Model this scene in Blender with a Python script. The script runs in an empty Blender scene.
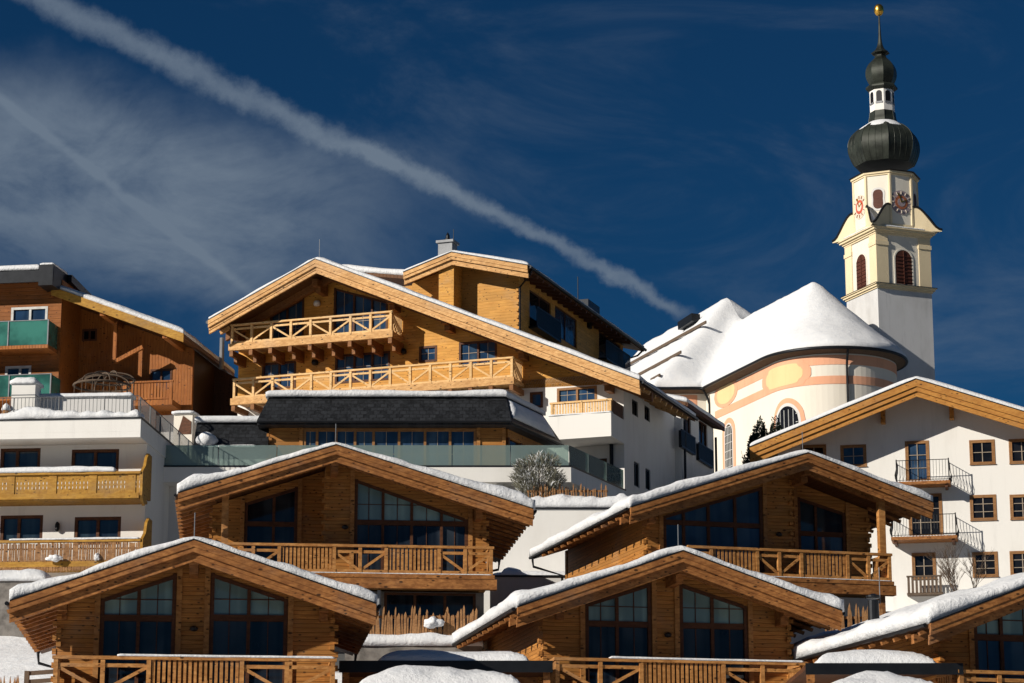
import bpy, bmesh, math, random
from mathutils import Vector, noise
from mathutils.geometry import tessellate_polygon
R = math.radians
random.seed(7)
scn = bpy.context.scene
COL = scn.collection
# ------------------------------------------------------------------ camera
W, H, FOC, HY = 1024.0, 683.0, 2500.0, 920.0
PITCH = math.atan((HY - H / 2) / FOC)
cam = bpy.data.cameras.new('camera')
cam.sensor_width = 36.0
cam.lens = FOC / W * 36.0
cam.clip_end = 20000
cam.clip_start = 0.5
co = bpy.data.objects.new('camera', cam)
COL.objects.link(co)
co.rotation_euler = (math.pi / 2 + PITCH, 0, 0)
scn.camera = co


def ray(px, py):
    xc = (px - W / 2) / FOC
    yc = (H / 2 - py) / FOC
    return Vector((xc, math.cos(PITCH) - math.sin(PITCH) * yc, math.sin(PITCH) + math.cos(PITCH) * yc))


def at(px, py, Y):
    r = ray(px, py)
    return r * (Y / r.y)


def proj(p):
    p = Vector(p)
    c, s = math.cos(PITCH), math.sin(PITCH)
    f = p.y * c + p.z * s
    u = -p.y * s + p.z * c
    return (W / 2 + FOC * p.x / f, H / 2 - FOC * u / f)


# ------------------------------------------------------------------ sun, sky, exposure
SUN_TO = Vector((-1.52, -1.0, 0.80)).normalized()
SUN_EL = math.asin(SUN_TO.z)
SUN_AZ = math.atan2(SUN_TO.x, SUN_TO.y)
sd = bpy.data.lights.new('sun', 'SUN')
sd.energy = 5.0
sd.angle = R(0.5)
sd.color = (1.0, 0.925, 0.815)
so = bpy.data.objects.new('sun', sd)
COL.objects.link(so)
so.rotation_euler = (-SUN_TO).to_track_quat('-Z', 'Y').to_euler()
so.location = (-60, -40, 80)

scn.view_settings.view_transform = 'Standard'
scn.view_settings.look = 'None'
scn.view_settings.exposure = 0.1
scn.view_settings.gamma = 1.0
scn.view_settings.use_curve_mapping = False

SKY_STRENGTH = 0.05
SKY_TINT = (0.080, 0.32, 0.51, 1)


def build_world():
    w = bpy.data.worlds.new('World')
    scn.world = w
    w.use_nodes = True
    nt = w.node_tree
    nt.nodes.clear()
    N, L = nt.nodes.new, nt.links.new
    out = N('ShaderNodeOutputWorld')
    bg = N('ShaderNodeBackground')
    bg.inputs['Strength'].default_value = SKY_STRENGTH
    L(bg.outputs[0], out.inputs[0])
    sky = N('ShaderNodeTexSky')
    sky.sky_type = 'NISHITA'
    sky.sun_disc = False
    sky.sun_elevation = SUN_EL
    sky.sun_rotation = SUN_AZ % (2 * math.pi)
    sky.altitude = 1200
    sky.air_density = 1.0
    sky.dust_density = 0.2
    sky.ozone_density = 3.0
    mul = N('ShaderNodeMix')
    mul.data_type = 'RGBA'
    mul.blend_type = 'MULTIPLY'
    mul.inputs[0].default_value = 1.0
    L(sky.outputs[0], mul.inputs[6])
    mul.inputs[7].default_value = SKY_TINT
    tc = N('ShaderNodeTexCoord')
    D = tc.outputs['Generated']

    def math_(op, a, b=None, c=None):
        m = N('ShaderNodeMath')
        m.operation = op
        for i, x in enumerate((a, b, c)):
            if x is None:
                continue
            if isinstance(x, (int, float)):
                m.inputs[i].default_value = x
            else:
                L(x, m.inputs[i])
        return m.outputs[0]

    def dot(v):
        m = N('ShaderNodeVectorMath')
        m.operation = 'DOT_PRODUCT'
        L(D, m.inputs[0])
        m.inputs[1].default_value = v
        return m.outputs['Value']

    def ramp(x, a, b):
        m = N('ShaderNodeMapRange')
        m.interpolation_type = 'SMOOTHSTEP'
        L(x, m.inputs[0])
        m.inputs[1].default_value = a
        m.inputs[2].default_value = b
        return m.outputs[0]

    def nz(scale, detail=6, rough=0.55, stretch=None, dist=0.0):
        n = N('ShaderNodeTexNoise')
        n.inputs['Scale'].default_value = scale
        n.inputs['Detail'].default_value = detail
        n.inputs['Roughness'].default_value = rough
        n.inputs['Distortion'].default_value = dist
        if stretch:
            mp = N('ShaderNodeMapping')
            mp.inputs['Rotation'].default_value = stretch[0]
            mp.inputs['Scale'].default_value = stretch[1]
            L(D, mp.inputs[0])
            L(mp.outputs[0], n.inputs['Vector'])
        else:
            L(D, n.inputs['Vector'])
        return n.outputs['Fac']

    def band(p, q):
        a, b = ray(*p).normalized(), ray(*q).normalized()
        n = a.cross(b).normalized()
        t = (b - a).normalized()
        return dot(n), dot(t), a.dot(t), b.dot(t)

    px = 1 / FOC
    # main contrail
    d, t, ta, tb = band((40, -3), (690, 309))
    wob = math_('MULTIPLY', math_('SUBTRACT', nz(11, 2), 0.5), 30 * px)
    fine = math_('MULTIPLY', math_('SUBTRACT', nz(70, 8, 0.66), 0.5), 30 * px)
    dd = math_('ABSOLUTE', math_('ADD', math_('ADD', d, wob), fine))
    taper = ramp(t, ta, tb)
    wdt = math_('SUBTRACT', 18.5 * px, math_('MULTIPLY', taper, 8 * px))
    core = math_('SUBTRACT', 1.0, ramp(math_('DIVIDE', dd, wdt), 0.05, 1.15))
    fade = math_('SUBTRACT', 1.0, ramp(t, tb - 0.010, tb + 0.007))
    c1 = math_('MULTIPLY', math_('MULTIPLY', core, fade), math_('ADD', 0.42, math_('MULTIPLY', nz(48, 8, 0.7), 0.85)))
    # thin second contrail
    d2, t2, t2a, t2b = band((0, 100), (245, 288))
    dd2 = math_('ABSOLUTE', math_('ADD', d2, math_('MULTIPLY', math_('SUBTRACT', nz(30, 3), 0.5), 8 * px)))
    c2 = math_('MULTIPLY', math_('SUBTRACT', 1.0, ramp(dd2, 0.5 * px, 8 * px)), math_('SUBTRACT', 1.0, ramp(t2, t2b - 0.01, t2b + 0.02)))
    # cirrus sheet on the left
    d3, t3, t3a, t3b = band((0, 175), (430, 262))
    dd3 = math_('ABSOLUTE', math_('ADD', d3, math_('MULTIPLY', math_('SUBTRACT', nz(14, 6, 0.62), 0.5), 110 * px)))
    c3 = math_('MULTIPLY', math_('SUBTRACT', 1.0, ramp(dd3, 40 * px, 140 * px)), math_('SUBTRACT', 1.0, ramp(t3, t3b - 0.08, t3b + 0.03)))
    c3 = math_('MULTIPLY', c3, ramp(nz(16, 8, 0.62, ((0, R(-25), 0), (1, 1, 1.7)), 0.5), 0.16, 0.70))
    # thin veil all over
    c4 = ramp(nz(6.5, 7, 0.62, ((0, R(35), 0), (1.0, 1, 2.6)), 0.9), 0.46, 0.86)
    tot = math_('ADD', math_('ADD', math_('MULTIPLY', c1, 0.90), math_('MULTIPLY', c2, 0.27)), math_('ADD', math_('MULTIPLY', c3, 0.92), math_('MULTIPLY', c4, 0.42)))
    cl = N('ShaderNodeMix')
    cl.data_type = 'RGBA'
    L(tot, cl.inputs[0])
    L(mul.outputs[2], cl.inputs[6])
    k = 1.0 / SKY_STRENGTH
    cl.inputs[7].default_value = (0.130 * k, 0.172 * k, 0.230 * k, 1)
    L(cl.outputs[2], bg.inputs[0])


build_world()


# ------------------------------------------------------------------ materials
def newmat(name, rough=0.6, spec=0.3):
    m = bpy.data.materials.new(name)
    m.use_nodes = True
    nt = m.node_tree
    b = nt.nodes['Principled BSDF']
    b.inputs['Roughness'].default_value = rough
    b.inputs['Specular IOR Level'].default_value = spec
    return m, nt, b


class NG:
    def __init__(s, nt):
        s.nt = nt
        s.tc = nt.nodes.new('ShaderNodeTexCoord').outputs['Object']

    def n(s, t):
        return s.nt.nodes.new(t)

    def l(s, a, b):
        s.nt.links.new(a, b)

    def math(s, op, a, b=None, c=None):
        m = s.n('ShaderNodeMath')
        m.operation = op
        for i, x in enumerate((a, b, c)):
            if x is None:
                continue
            if isinstance(x, (int, float)):
                m.inputs[i].default_value = x
            else:
                s.l(x, m.inputs[i])
        return m.outputs[0]

    def noise(s, scale, detail=4, rough=0.55, sc=(1, 1, 1), vec=None):
        n = s.n('ShaderNodeTexNoise')
        n.inputs['Scale'].default_value = scale
        n.inputs['Detail'].default_value = detail
        n.inputs['Roughness'].default_value = rough
        mp = s.n('ShaderNodeMapping')
        mp.inputs['Scale'].default_value = sc
        s.l(vec or s.tc, mp.inputs[0])
        s.l(mp.outputs[0], n.inputs['Vector'])
        return n.outputs['Fac']

    def ramp(s, x, a, b, lo=0.0, hi=1.0):
        m = s.n('ShaderNodeMapRange')
        m.interpolation_type = 'SMOOTHSTEP'
        s.l(x, m.inputs[0])
        m.inputs[1].default_value = a
        m.inputs[2].default_value = b
        m.inputs[3].default_value = lo
        m.inputs[4].default_value = hi
        return m.outputs[0]

    def mix(s, f, a, b, blend='MIX'):
        m = s.n('ShaderNodeMix')
        m.data_type = 'RGBA'
        m.blend_type = blend
        for i, x in ((0, f), (6, a), (7, b)):
            if isinstance(x, (int, float)):
                m.inputs[i].default_value = x
            elif isinstance(x, tuple):
                m.inputs[i].default_value = (*x, 1)
            else:
                s.l(x, m.inputs[i])
        return m.outputs[2]

    def bump(s, h, strength, dist=0.02):
        b = s.n('ShaderNodeBump')
        b.inputs['Strength'].default_value = strength
        b.inputs['Distance'].default_value = dist
        s.l(h, b.inputs['Height'])
        return b.outputs[0]


def wood(name, col, dark, plank=0.2, axis=2, knots=True, rough=0.62, vary=0.45, groove=0.55, gw=0.07):
    m, nt, b = newmat(name, rough, 0.25)
    g = NG(nt)
    sep = g.n('ShaderNodeSeparateXYZ')
    g.l(g.tc, sep.inputs[0])
    grain_sc = {2: (0.35, 0.35, 6), 0: (6, 6, 0.35), None: (1.0, 1.0, 2.6)}[axis]
    gr = g.noise(4, 6, 0.66, grain_sc)
    big = g.noise(0.7, 4, 0.6)
    f = g.ramp(gr, 0.34, 0.68)
    c = g.mix(f, dark, col)
    c = g.mix(g.ramp(big, 0.35, 0.7, 0.0, 0.5), c, tuple(x * 0.72 for x in dark))
    hgt = gr
    if plank:
        wob = g.math('MULTIPLY', g.math('SUBTRACT', g.noise(0.8, 2), 0.5), 0.05)
        z = g.math('DIVIDE', g.math('ADD', sep.outputs[axis], wob), plank)
        fl = g.math('FLOOR', z)
        fr = g.math('SUBTRACT', z, fl)
        # boards butt at random places along their length
        wn = g.n('ShaderNodeTexWhiteNoise')
        wn.noise_dimensions = '2D'
        cmb = g.n('ShaderNodeCombineXYZ')
        wn0 = g.n('ShaderNodeTexWhiteNoise')
        wn0.noise_dimensions = '1D'
        g.l(fl, wn0.inputs['W'])
        along = sep.outputs[0 if axis == 2 else 2]
        seg = g.math('FLOOR', g.math('ADD', g.math('DIVIDE', along, 3.1), g.math('MULTIPLY', wn0.outputs['Value'], 7.0)))
        g.l(seg, cmb.inputs[0])
        g.l(fl, cmb.inputs[1])
        g.l(cmb.outputs[0], wn.inputs['Vector'])
        c = g.mix(g.math('MULTIPLY', wn.outputs['Value'], vary), c, tuple(x * 0.5 for x in col))
        e = g.math('MINIMUM', fr, g.math('SUBTRACT', 1.0, fr))
        gv = g.ramp(e, 0.0, gw)
        c = g.mix(g.math('MULTIPLY', g.math('SUBTRACT', 1.0, gv), groove), c, tuple(x * 0.2 for x in dark))
        hgt = g.math('ADD', g.math('MULTIPLY', gr, 0.18), g.math('MULTIPLY', g.ramp(e, 0.0, 0.16), groove))
    if knots:
        for sc_, r_ in ((2.6, 0.17), (5.6, 0.24)):
            v = g.n('ShaderNodeTexVoronoi')
            v.inputs['Scale'].default_value = sc_
            mp = g.n('ShaderNodeMapping')
            mp.inputs['Scale'].default_value = (0.75, 0.75, 1.4)
            mp.inputs['Location'].default_value = (sc_, 0, sc_)
            g.l(g.tc, mp.inputs[0])
            g.l(mp.outputs[0], v.inputs['Vector'])
            k = g.ramp(v.outputs['Distance'], r_ * 0.5, r_)
            sh = g.math('GREATER_THAN', v.outputs['Color'], 0.45)
            c = g.mix(g.math('MULTIPLY', g.math('SUBTRACT', 1.0, k), g.math('MULTIPLY', sh, 0.92)), c, tuple(x * 0.16 for x in dark))
    wth = g.ramp(g.noise(0.45, 5, 0.65, (1, 1, 1.6)), 0.50, 0.78, 0.0, 0.30)
    gy = sum(col) / 3
    c = g.mix(wth, c, (gy * .80, gy * .70, gy * .58))
    g.l(c, b.inputs['Base Color'])
    g.l(g.bump(hgt, 0.6, 0.025), b.inputs['Normal'])
    return m


def plaster(name, col, stain=0.10):
    m, nt, b = newmat(name, 0.9, 0.1)
    g = NG(nt)
    n1 = g.noise(0.35, 5, 0.6, (1, 1, 0.45))
    n2 = g.noise(25, 3, 0.6)
    n3 = g.noise(2.2, 4, 0.65, (1, 1, 0.10))
    c = g.mix(g.ramp(n1, 0.45, 0.8, 0.0, 1.0), col, tuple(x * (1 - stain) * k for x, k in zip(col, (1, 0.985, 0.96))))
    c = g.mix(g.ramp(n3, 0.52, 0.78, 0.0, 0.7), c, tuple(x * (1 - stain * 1.1) for x in col))
    g.l(c, b.inputs['Base Color'])
    g.l(g.bump(n2, 0.25, 0.02), b.inputs['Normal'])
    return m


def flat(name, col, rough=0.6, metal=0.0, spec=0.3, noise_amt=0.25, scale=3.0):
    m, nt, b = newmat(name, rough, spec)
    g = NG(nt)
    b.inputs['Metallic'].default_value = metal
    n1 = g.noise(scale, 5, 0.6)
    g.l(g.mix(g.ramp(n1, 0.35, 0.75, 0.0, 1.0), col, tuple(x * (1 - noise_amt) for x in col)), b.inputs['Base Color'])
    g.l(g.bump(n1, 0.15, 0.02), b.inputs['Normal'])
    return m


def snow_mat(name, bump=0.5):
    m, nt, b = newmat(name, 0.75, 0.25)
    g = NG(nt)
    n1 = g.noise(2.4, 6, 0.62)
    n2 = g.noise(9, 4, 0.7)
    c = g.mix(g.ramp(n1, 0.4, 0.75), (0.72, 0.73, 0.745), (0.65, 0.67, 0.70))
    g.l(c, b.inputs['Base Color'])
    g.l(g.bump(g.math('ADD', n1, g.math('MULTIPLY', n2, 0.6)), bump, 0.12), b.inputs['Normal'])
    return m


def ground_mat():
    """snow on the hillside, with mostly hidden ground darkened to cut bounced light"""
    m, nt, b = newmat('snowy_hillside', 0.8, 0.2)
    g = NG(nt)
    sep = g.n('ShaderNodeSeparateXYZ')
    g.l(g.tc, sep.inputs[0])
    n1 = g.noise(0.05, 5, 0.6)
    n2 = g.noise(1.6, 6, 0.62)
    snow = g.mix(g.ramp(n2, 0.4, 0.75), (0.86, 0.87, 0.88), (0.79, 0.81, 0.84))
    # added dark patches between the houses and a dark valley, weakening snow bounce
    n3 = g.noise(0.11, 3, 0.5)
    bounce_cut = g.math('MULTIPLY', g.ramp(n3, 0.40, 0.46), g.math('MULTIPLY', g.ramp(sep.outputs[0], -15.5, -13.0), g.ramp(sep.outputs[1], 78.0, 84.0)))
    f = g.ramp(g.math('ADD', sep.outputs[1], g.math('MULTIPLY', n1, 8.0)), 54.0, 60.0)
    f = g.math('MULTIPLY', f, g.math('SUBTRACT', 1.0, g.math('MULTIPLY', bounce_cut, 0.92)))
    g.l(g.mix(f, (0.045, 0.047, 0.046), snow), b.inputs['Base Color'])
    g.l(g.bump(n2, 0.6, 0.12), b.inputs['Normal'])
    return m


def glass_mat(name, col, rough=0.06, wave=0.0, col2=None, spec=0.6):
    m, nt, b = newmat(name, rough, spec)
    g = NG(nt)
    if col2:
        sep = g.n('ShaderNodeSeparateXYZ')
        g.l(g.tc, sep.inputs[0])
        cx = g.noise(2.2, 2, 0.5, (1, 1, 0.03))
        c = g.mix(g.ramp(cx, 0.38, 0.62), col, col2)
        cz = g.noise(0.8, 2, 0.5)
        c = g.mix(g.ramp(cz, 0.4, 0.65, 0, 0.6), c, tuple(x * 0.45 for x in col))
    else:
        c = g.mix(g.ramp(g.noise(0.8, 3), 0.35, 0.7), col, tuple(x * 0.4 for x in col))
    g.l(c, b.inputs['Base Color'])
    b.inputs['Coat Weight'].default_value = 0.12
    b.inputs['Coat Roughness'].default_value = 0.03
    g.l(g.bump(g.noise(0.9, 2), 0.08, 0.05), b.inputs['Normal'])
    return m


def slate_mat():
    m, nt, b = newmat('slate_shingles', 0.55, 0.35)
    g = NG(nt)
    br = g.n('ShaderNodeTexBrick')
    br.inputs['Scale'].default_value = 1.0
    br.inputs['Brick Width'].default_value = 0.30
    br.inputs['Row Height'].default_value = 0.20
    br.inputs['Mortar Size'].default_value = 0.018
    br.inputs['Color1'].default_value = (0.022, 0.024, 0.028, 1)
    br.inputs['Color2'].default_value = (0.004, 0.0045, 0.0055, 1)
    br.inputs['Mortar'].default_value = (0.003, 0.003, 0.003, 1)
    mp = g.n('ShaderNodeMapping')
    mp.inputs['Rotation'].default_value = (R(90), 0, 0)
    g.l(g.tc, mp.inputs[0])
    g.l(mp.outputs[0], br.inputs['Vector'])
    n = g.noise(9, 4, 0.6)
    c = g.mix(g.ramp(n, 0.4, 0.75, 0, 0.7), br.outputs['Color'], (0.030, 0.033, 0.038))
    g.l(c, b.inputs['Base Color'])
    g.l(g.bump(br.outputs['Fac'], -0.6, 0.03), b.inputs['Normal'])
    return m


M = {}
M['log'] = wood('log_wood', (0.66, 0.30, 0.075), (0.38, 0.142, 0.030), 0.125, vary=0.85, groove=0.65, gw=0.10)
M['beam'] = wood('beam_wood', (0.44, 0.19, 0.057), (0.21, 0.078, 0.021), None, None)
M['rail'] = wood('railing_wood', (0.56, 0.275, 0.088), (0.33, 0.14, 0.038), None, None)
M['soffit'] = wood('soffit_wood', (0.17, 0.072, 0.024), (0.10, 0.038, 0.012), 0.22, 0, False)  # darkened wood, deep shade under the roofs put into its colour
M['gold'] = wood('golden_larch', (0.80, 0.42, 0.085), (0.56, 0.25, 0.04), 0.17, vary=0.42, groove=0.42, gw=0.06)
M['goldb'] = wood('golden_beam', (0.74, 0.44, 0.18), (0.50, 0.255, 0.085), None, None)
M['goldrail'] = wood('pale_larch_rail', (0.80, 0.53, 0.25), (0.66, 0.40, 0.16), None, None)
M['pav'] = wood('amber_boards', (0.50, 0.235, 0.06), (0.33, 0.13, 0.03), 0.17)
M['shade_boards'] = wood('shade_darkened_boards', (0.055, 0.022, 0.010), (0.03, 0.012, 0.006), 0.16, 0)  # red-brown boards with the deep shade of the side wing painted in
M['brownh'] = wood('red_brown_shingle', (0.40, 0.145, 0.032), (0.24, 0.075, 0.015), 0.22, 2, vary=0.5)
M['corbel'] = wood('corbel_wood', (0.30, 0.13, 0.04), (0.18, 0.07, 0.02), None, None)
M['rear'] = wood('rear_larch', (0.74, 0.385, 0.085), (0.54, 0.245, 0.045), 0.17, vary=0.42, groove=0.42, gw=0.06)
M['brown'] = wood('red_brown_boards', (0.47, 0.17, 0.034), (0.27, 0.08, 0.014), 0.16, 0, vary=0.4)
M['ochre'] = wood('ochre_boards', (0.50, 0.275, 0.045), (0.34, 0.165, 0.022), None, None)
M['honey'] = wood('honey_boards', (0.55, 0.27, 0.06), (0.40, 0.165, 0.032), None, None)
M['wframe'] = wood('window_wood', (0.13, 0.05, 0.022), (0.075, 0.028, 0.012), None, None, False)
M['tanbar'] = flat('tan_bars', (0.36, 0.29, 0.22), 0.5)
M['wframe2'] = wood('window_wood_light', (0.36, 0.19, 0.075), (0.25, 0.115, 0.042), None, None, False)
M['picket'] = wood('split_larch', (0.44, 0.235, 0.10), (0.22, 0.105, 0.042), None, None, True)
M['bark'] = flat('bark', (0.12, 0.085, 0.06), 0.9)
M['white'] = plaster('white_plaster', (0.76, 0.745, 0.71), 0.15)
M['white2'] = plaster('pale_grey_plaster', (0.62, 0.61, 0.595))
M['cream'] = plaster('cream_plaster', (0.74, 0.69, 0.60), 0.08)
M['towerwhite'] = plaster('tower_cream_plaster', (0.72, 0.68, 0.59), 0.10)
M['yellow'] = plaster('yellow_plaster', (0.74, 0.62, 0.41), 0.14)
M['ochre_paint'] = plaster('yellow_paint', (0.73, 0.55, 0.29), 0.12)
M['orange_paint'] = plaster('salmon_paint', (0.75, 0.385, 0.24), 0.16)
M['greyw'] = plaster('tower_shaft_plaster', (0.60, 0.60, 0.60), 0.25)
M['stone'] = flat('stone', (0.24, 0.22, 0.20), 0.9, noise_amt=0.6, scale=2.4)
M['snow'] = snow_mat('snow')
M['snowroof'] = snow_mat('roof_snow', 0.6)
M['churchsnow'] = snow_mat('smooth_snow', 0.42)
M['ground'] = ground_mat()
M['slate'] = slate_mat()
M['metal'] = flat('dark_metal', (0.022, 0.024, 0.028), 0.4, 0.6)
M['grey'] = flat('grey_metal', (0.20, 0.21, 0.225), 0.5, 0.2)
M['railmetal'] = flat('rail_metal', (0.10, 0.105, 0.11), 0.5)
M['black'] = flat('black_iron', (0.012, 0.012, 0.014), 0.5, 0.3)
M['copper'] = flat('weathered_copper', (0.036, 0.042, 0.033), 0.45, 0.2, noise_amt=0.7, scale=0.9)
M['gilt'] = flat('gilded_ball', (0.85, 0.48, 0.08), 0.32, 1.0, noise_amt=0.1)
M['pane_hi'] = glass_mat('curtained_glass', (0.27, 0.40, 0.38), 0.08, 0, (0.15, 0.235, 0.24))
M['pane_lo'] = glass_mat('dark_glass', (0.007, 0.011, 0.020), 0.05, 0, (0.035, 0.045, 0.058), spec=0.35)
M['pane_blue'] = glass_mat('sky_blue_glass', (0.020, 0.050, 0.110), 0.05, 0, (0.050, 0.090, 0.145), spec=0.4)
M['pane_black'] = glass_mat('black_glass', (0.012, 0.012, 0.014), 0.06, spec=0.3)
M['curtain_dark'] = glass_mat('half_curtained_glass', (0.03, 0.05, 0.065), 0.06, 0, (0.012, 0.02, 0.035))
M['whitebar'] = flat('white_bars', (0.62, 0.62, 0.60), 0.5)
M['louvre'] = wood('louvre_wood', (0.13, 0.045, 0.028), (0.07, 0.022, 0.014), 0.13, 2, False)
M['needle'] = flat('dark_needles', (0.022, 0.034, 0.020), 0.8, noise_amt=0.5)
M['shrubleaf'] = flat('grey_green_leaves', (0.17, 0.165, 0.12), 0.8, noise_amt=0.5)
M['dial'] = flat('clock_dial', (0.34, 0.28, 0.30), 0.7)
M['dialred'] = flat('clock_red', (0.55, 0.10, 0.06), 0.7)
M['dialpale'] = flat('clock_pale', (0.70, 0.62, 0.50), 0.7)
M['terracotta'] = flat('terracotta_paint', (0.35, 0.12, 0.06), 0.7)
M['lampglass'] = flat('opal_lamp', (0.75, 0.73, 0.68), 0.3)


def balustrade_glass():
    m = bpy.data.materials.new('green_balustrade_glass')
    m.use_nodes = True
    nt = m.node_tree
    nt.nodes.clear()
    o = nt.nodes.new('ShaderNodeOutputMaterial')
    tr = nt.nodes.new('ShaderNodeBsdfTransparent')
    tr.inputs[0].default_value = (0.66, 0.77, 0.73, 1)
    gl = nt.nodes.new('ShaderNodeBsdfGlossy')
    gl.inputs['Roughness'].default_value = 0.05
    gl.inputs[0].default_value = (0.85, 0.9, 0.9, 1)
    df = nt.nodes.new('ShaderNodeBsdfDiffuse')
    df.inputs[0].default_value = (0.28, 0.37, 0.35, 1)
    mx = nt.nodes.new('ShaderNodeMixShader')
    mx.inputs[0].default_value = 0.45
    nt.links.new(tr.outputs[0], mx.inputs[1])
    nt.links.new(df.outputs[0], mx.inputs[2])
    m2 = nt.nodes.new('ShaderNodeMixShader')
    fr = nt.nodes.new('ShaderNodeFresnel')
    fr.inputs[0].default_value = 1.5
    nt.links.new(fr.outputs[0], m2.inputs[0])
    nt.links.new(mx.outputs[0], m2.inputs[1])
    nt.links.new(gl.outputs[0], m2.inputs[2])
    nt.links.new(m2.outputs[0], o.inputs[0])
    return m


M['glass'] = balustrade_glass()
M['greenglass'] = glass_mat('opaque_green_glass', (0.05, 0.19, 0.15), 0.12)


# ------------------------------------------------------------------ mesh builder
class MB:
    def __init__(s):
        s.v, s.f = [], []

    def add(s, vs, fs):
        n = len(s.v)
        s.v += [tuple(p) for p in vs]
        s.f += [tuple(i + n for i in f) for f in fs]
        return s

    def box(s, x0, x1, y0, y1, z0, z1):
        x0, x1 = sorted((x0, x1)); y0, y1 = sorted((y0, y1)); z0, z1 = sorted((z0, z1))
        return s.add([(x0, y0, z0), (x1, y0, z0), (x1, y1, z0), (x0, y1, z0), (x0, y0, z1), (x1, y0, z1), (x1, y1, z1), (x0, y1, z1)],
                     [(0, 3, 2, 1), (4, 5, 6, 7), (0, 1, 5, 4), (1, 2, 6, 5), (2, 3, 7, 6), (3, 0, 4, 7)])

    def plate(s, outer, y0, y1, holes=(), T=None):
        """polygon in x,z (with holes) extruded from y0 to y1; T maps (x,y,z) to another frame"""
        T = T or (lambda x, y, z: (x, y, z))
        loops = [list(outer)] + [list(h) for h in holes]
        tris = tessellate_polygon([[Vector((a, b, 0)) for a, b in lp] for lp in loops])
        flatp = [p for lp in loops for p in lp]
        n = len(flatp)
        vs = [T(a, y0, b) for a, b in flatp] + [T(a, y1, b) for a, b in flatp]
        fs = [tuple(t) for t in tris] + [tuple(i + n for i in reversed(t)) for t in tris]
        k = 0
        for lp in loops:
            m = len(lp)
            for i in range(m):
                a, b = k + i, k + (i + 1) % m
                fs.append((a, b, b + n, a + n))
            k += m
        return s.add(vs, fs)

    def bar(s, p, q, w, h, up=(0, 0, 1)):
        p, q = Vector(p), Vector(q)
        d = (q - p).normalized()
        up = Vector(up)
        sd_ = d.cross(up)
        if sd_.length < 1e-4:
            sd_ = d.cross(Vector((0, 1, 0)))
        sd_.normalize()
        u = sd_.cross(d)
        a, b = sd_ * (w / 2), u * (h / 2)
        vs = [p - a - b, p + a - b, p + a + b, p - a + b, q - a - b, q + a - b, q + a + b, q - a + b]
        return s.add(vs, [(0, 3, 2, 1), (4, 5, 6, 7), (0, 1, 5, 4), (1, 2, 6, 5), (2, 3, 7, 6), (3, 0, 4, 7)])

    def tube(s, pts, r, seg=8, r1=None):
        pts = [Vector(p) for p in pts]
        n = len(pts)
        rings = []
        for i, p in enumerate(pts):
            d = (pts[min(i + 1, n - 1)] - pts[max(i - 1, 0)]).normalized()
            a = d.cross(Vector((0, 0, 1)))
            if a.length < 1e-3:
                a = Vector((1, 0, 0))
            a.normalize()
            b = d.cross(a)
            rr = r if r1 is None else r + (r1 - r) * i / max(n - 1, 1)
            rings.append([p + a * rr * math.cos(2 * math.pi * k / seg) + b * rr * math.sin(2 * math.pi * k / seg) for k in range(seg)])
        vs = [v for rg in rings for v in rg]
        fs = []
        for i in range(n - 1):
            for k in range(seg):
                a, b = i * seg + k, i * seg + (k + 1) % seg
                fs.append((a, b, b + seg, a + seg))
        fs.append(tuple(range(seg))[::-1])
        fs.append(tuple(range((n - 1) * seg, n * seg)))
        return s.add(vs, fs)

    def lathe(s, prof, seg=24, c=(0, 0, 0), rot=0.0, caps=True):
        vs, fs = [], []
        for r, z in prof:
            for k in range(seg):
                a = 2 * math.pi * k / seg + rot
                vs.append((c[0] + r * math.cos(a), c[1] + r * math.sin(a), c[2] + z))
        for i in range(len(prof) - 1):
            for k in range(seg):
                a, b = i * seg + k, i * seg + (k + 1) % seg
                fs.append((a, b, b + seg, a + seg))
        if caps:
            fs.append(tuple(range(seg))[::-1])
            m = len(prof) - 1
            fs.append(tuple(range(m * seg, (m + 1) * seg)))
        return s.add(vs, fs)

    def mesh(s, name, mat, smooth=False, weld=True):
        me = bpy.data.meshes.new(name)
        bm = bmesh.new()
        vv = [bm.verts.new(p) for p in s.v]
        for f in s.f:
            try:
                bm.faces.new([vv[i] for i in f])
            except ValueError:
                pass
        if weld:
            bmesh.ops.recalc_face_normals(bm, faces=bm.faces)
        bm.to_mesh(me)
        bm.free()
        if smooth:
            for p in me.polygons:
                p.use_smooth = True
        me.materials.append(M[mat] if isinstance(mat, str) else mat)
        return me

    def build(s, name, mat, parent=None, smooth=False, weld=True):
        o = bpy.data.objects.new(name, s.mesh(name, mat, smooth, weld))
        COL.objects.link(o)
        if parent is not None:
            o.parent = parent
        return o


def tag(o, label, cat, group=None, kind=None):
    if label:
        o['label'] = label
    if cat:
        o['category'] = cat
    if group:
        o['group'] = group
    if kind:
        o['kind'] = kind
    return o


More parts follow.
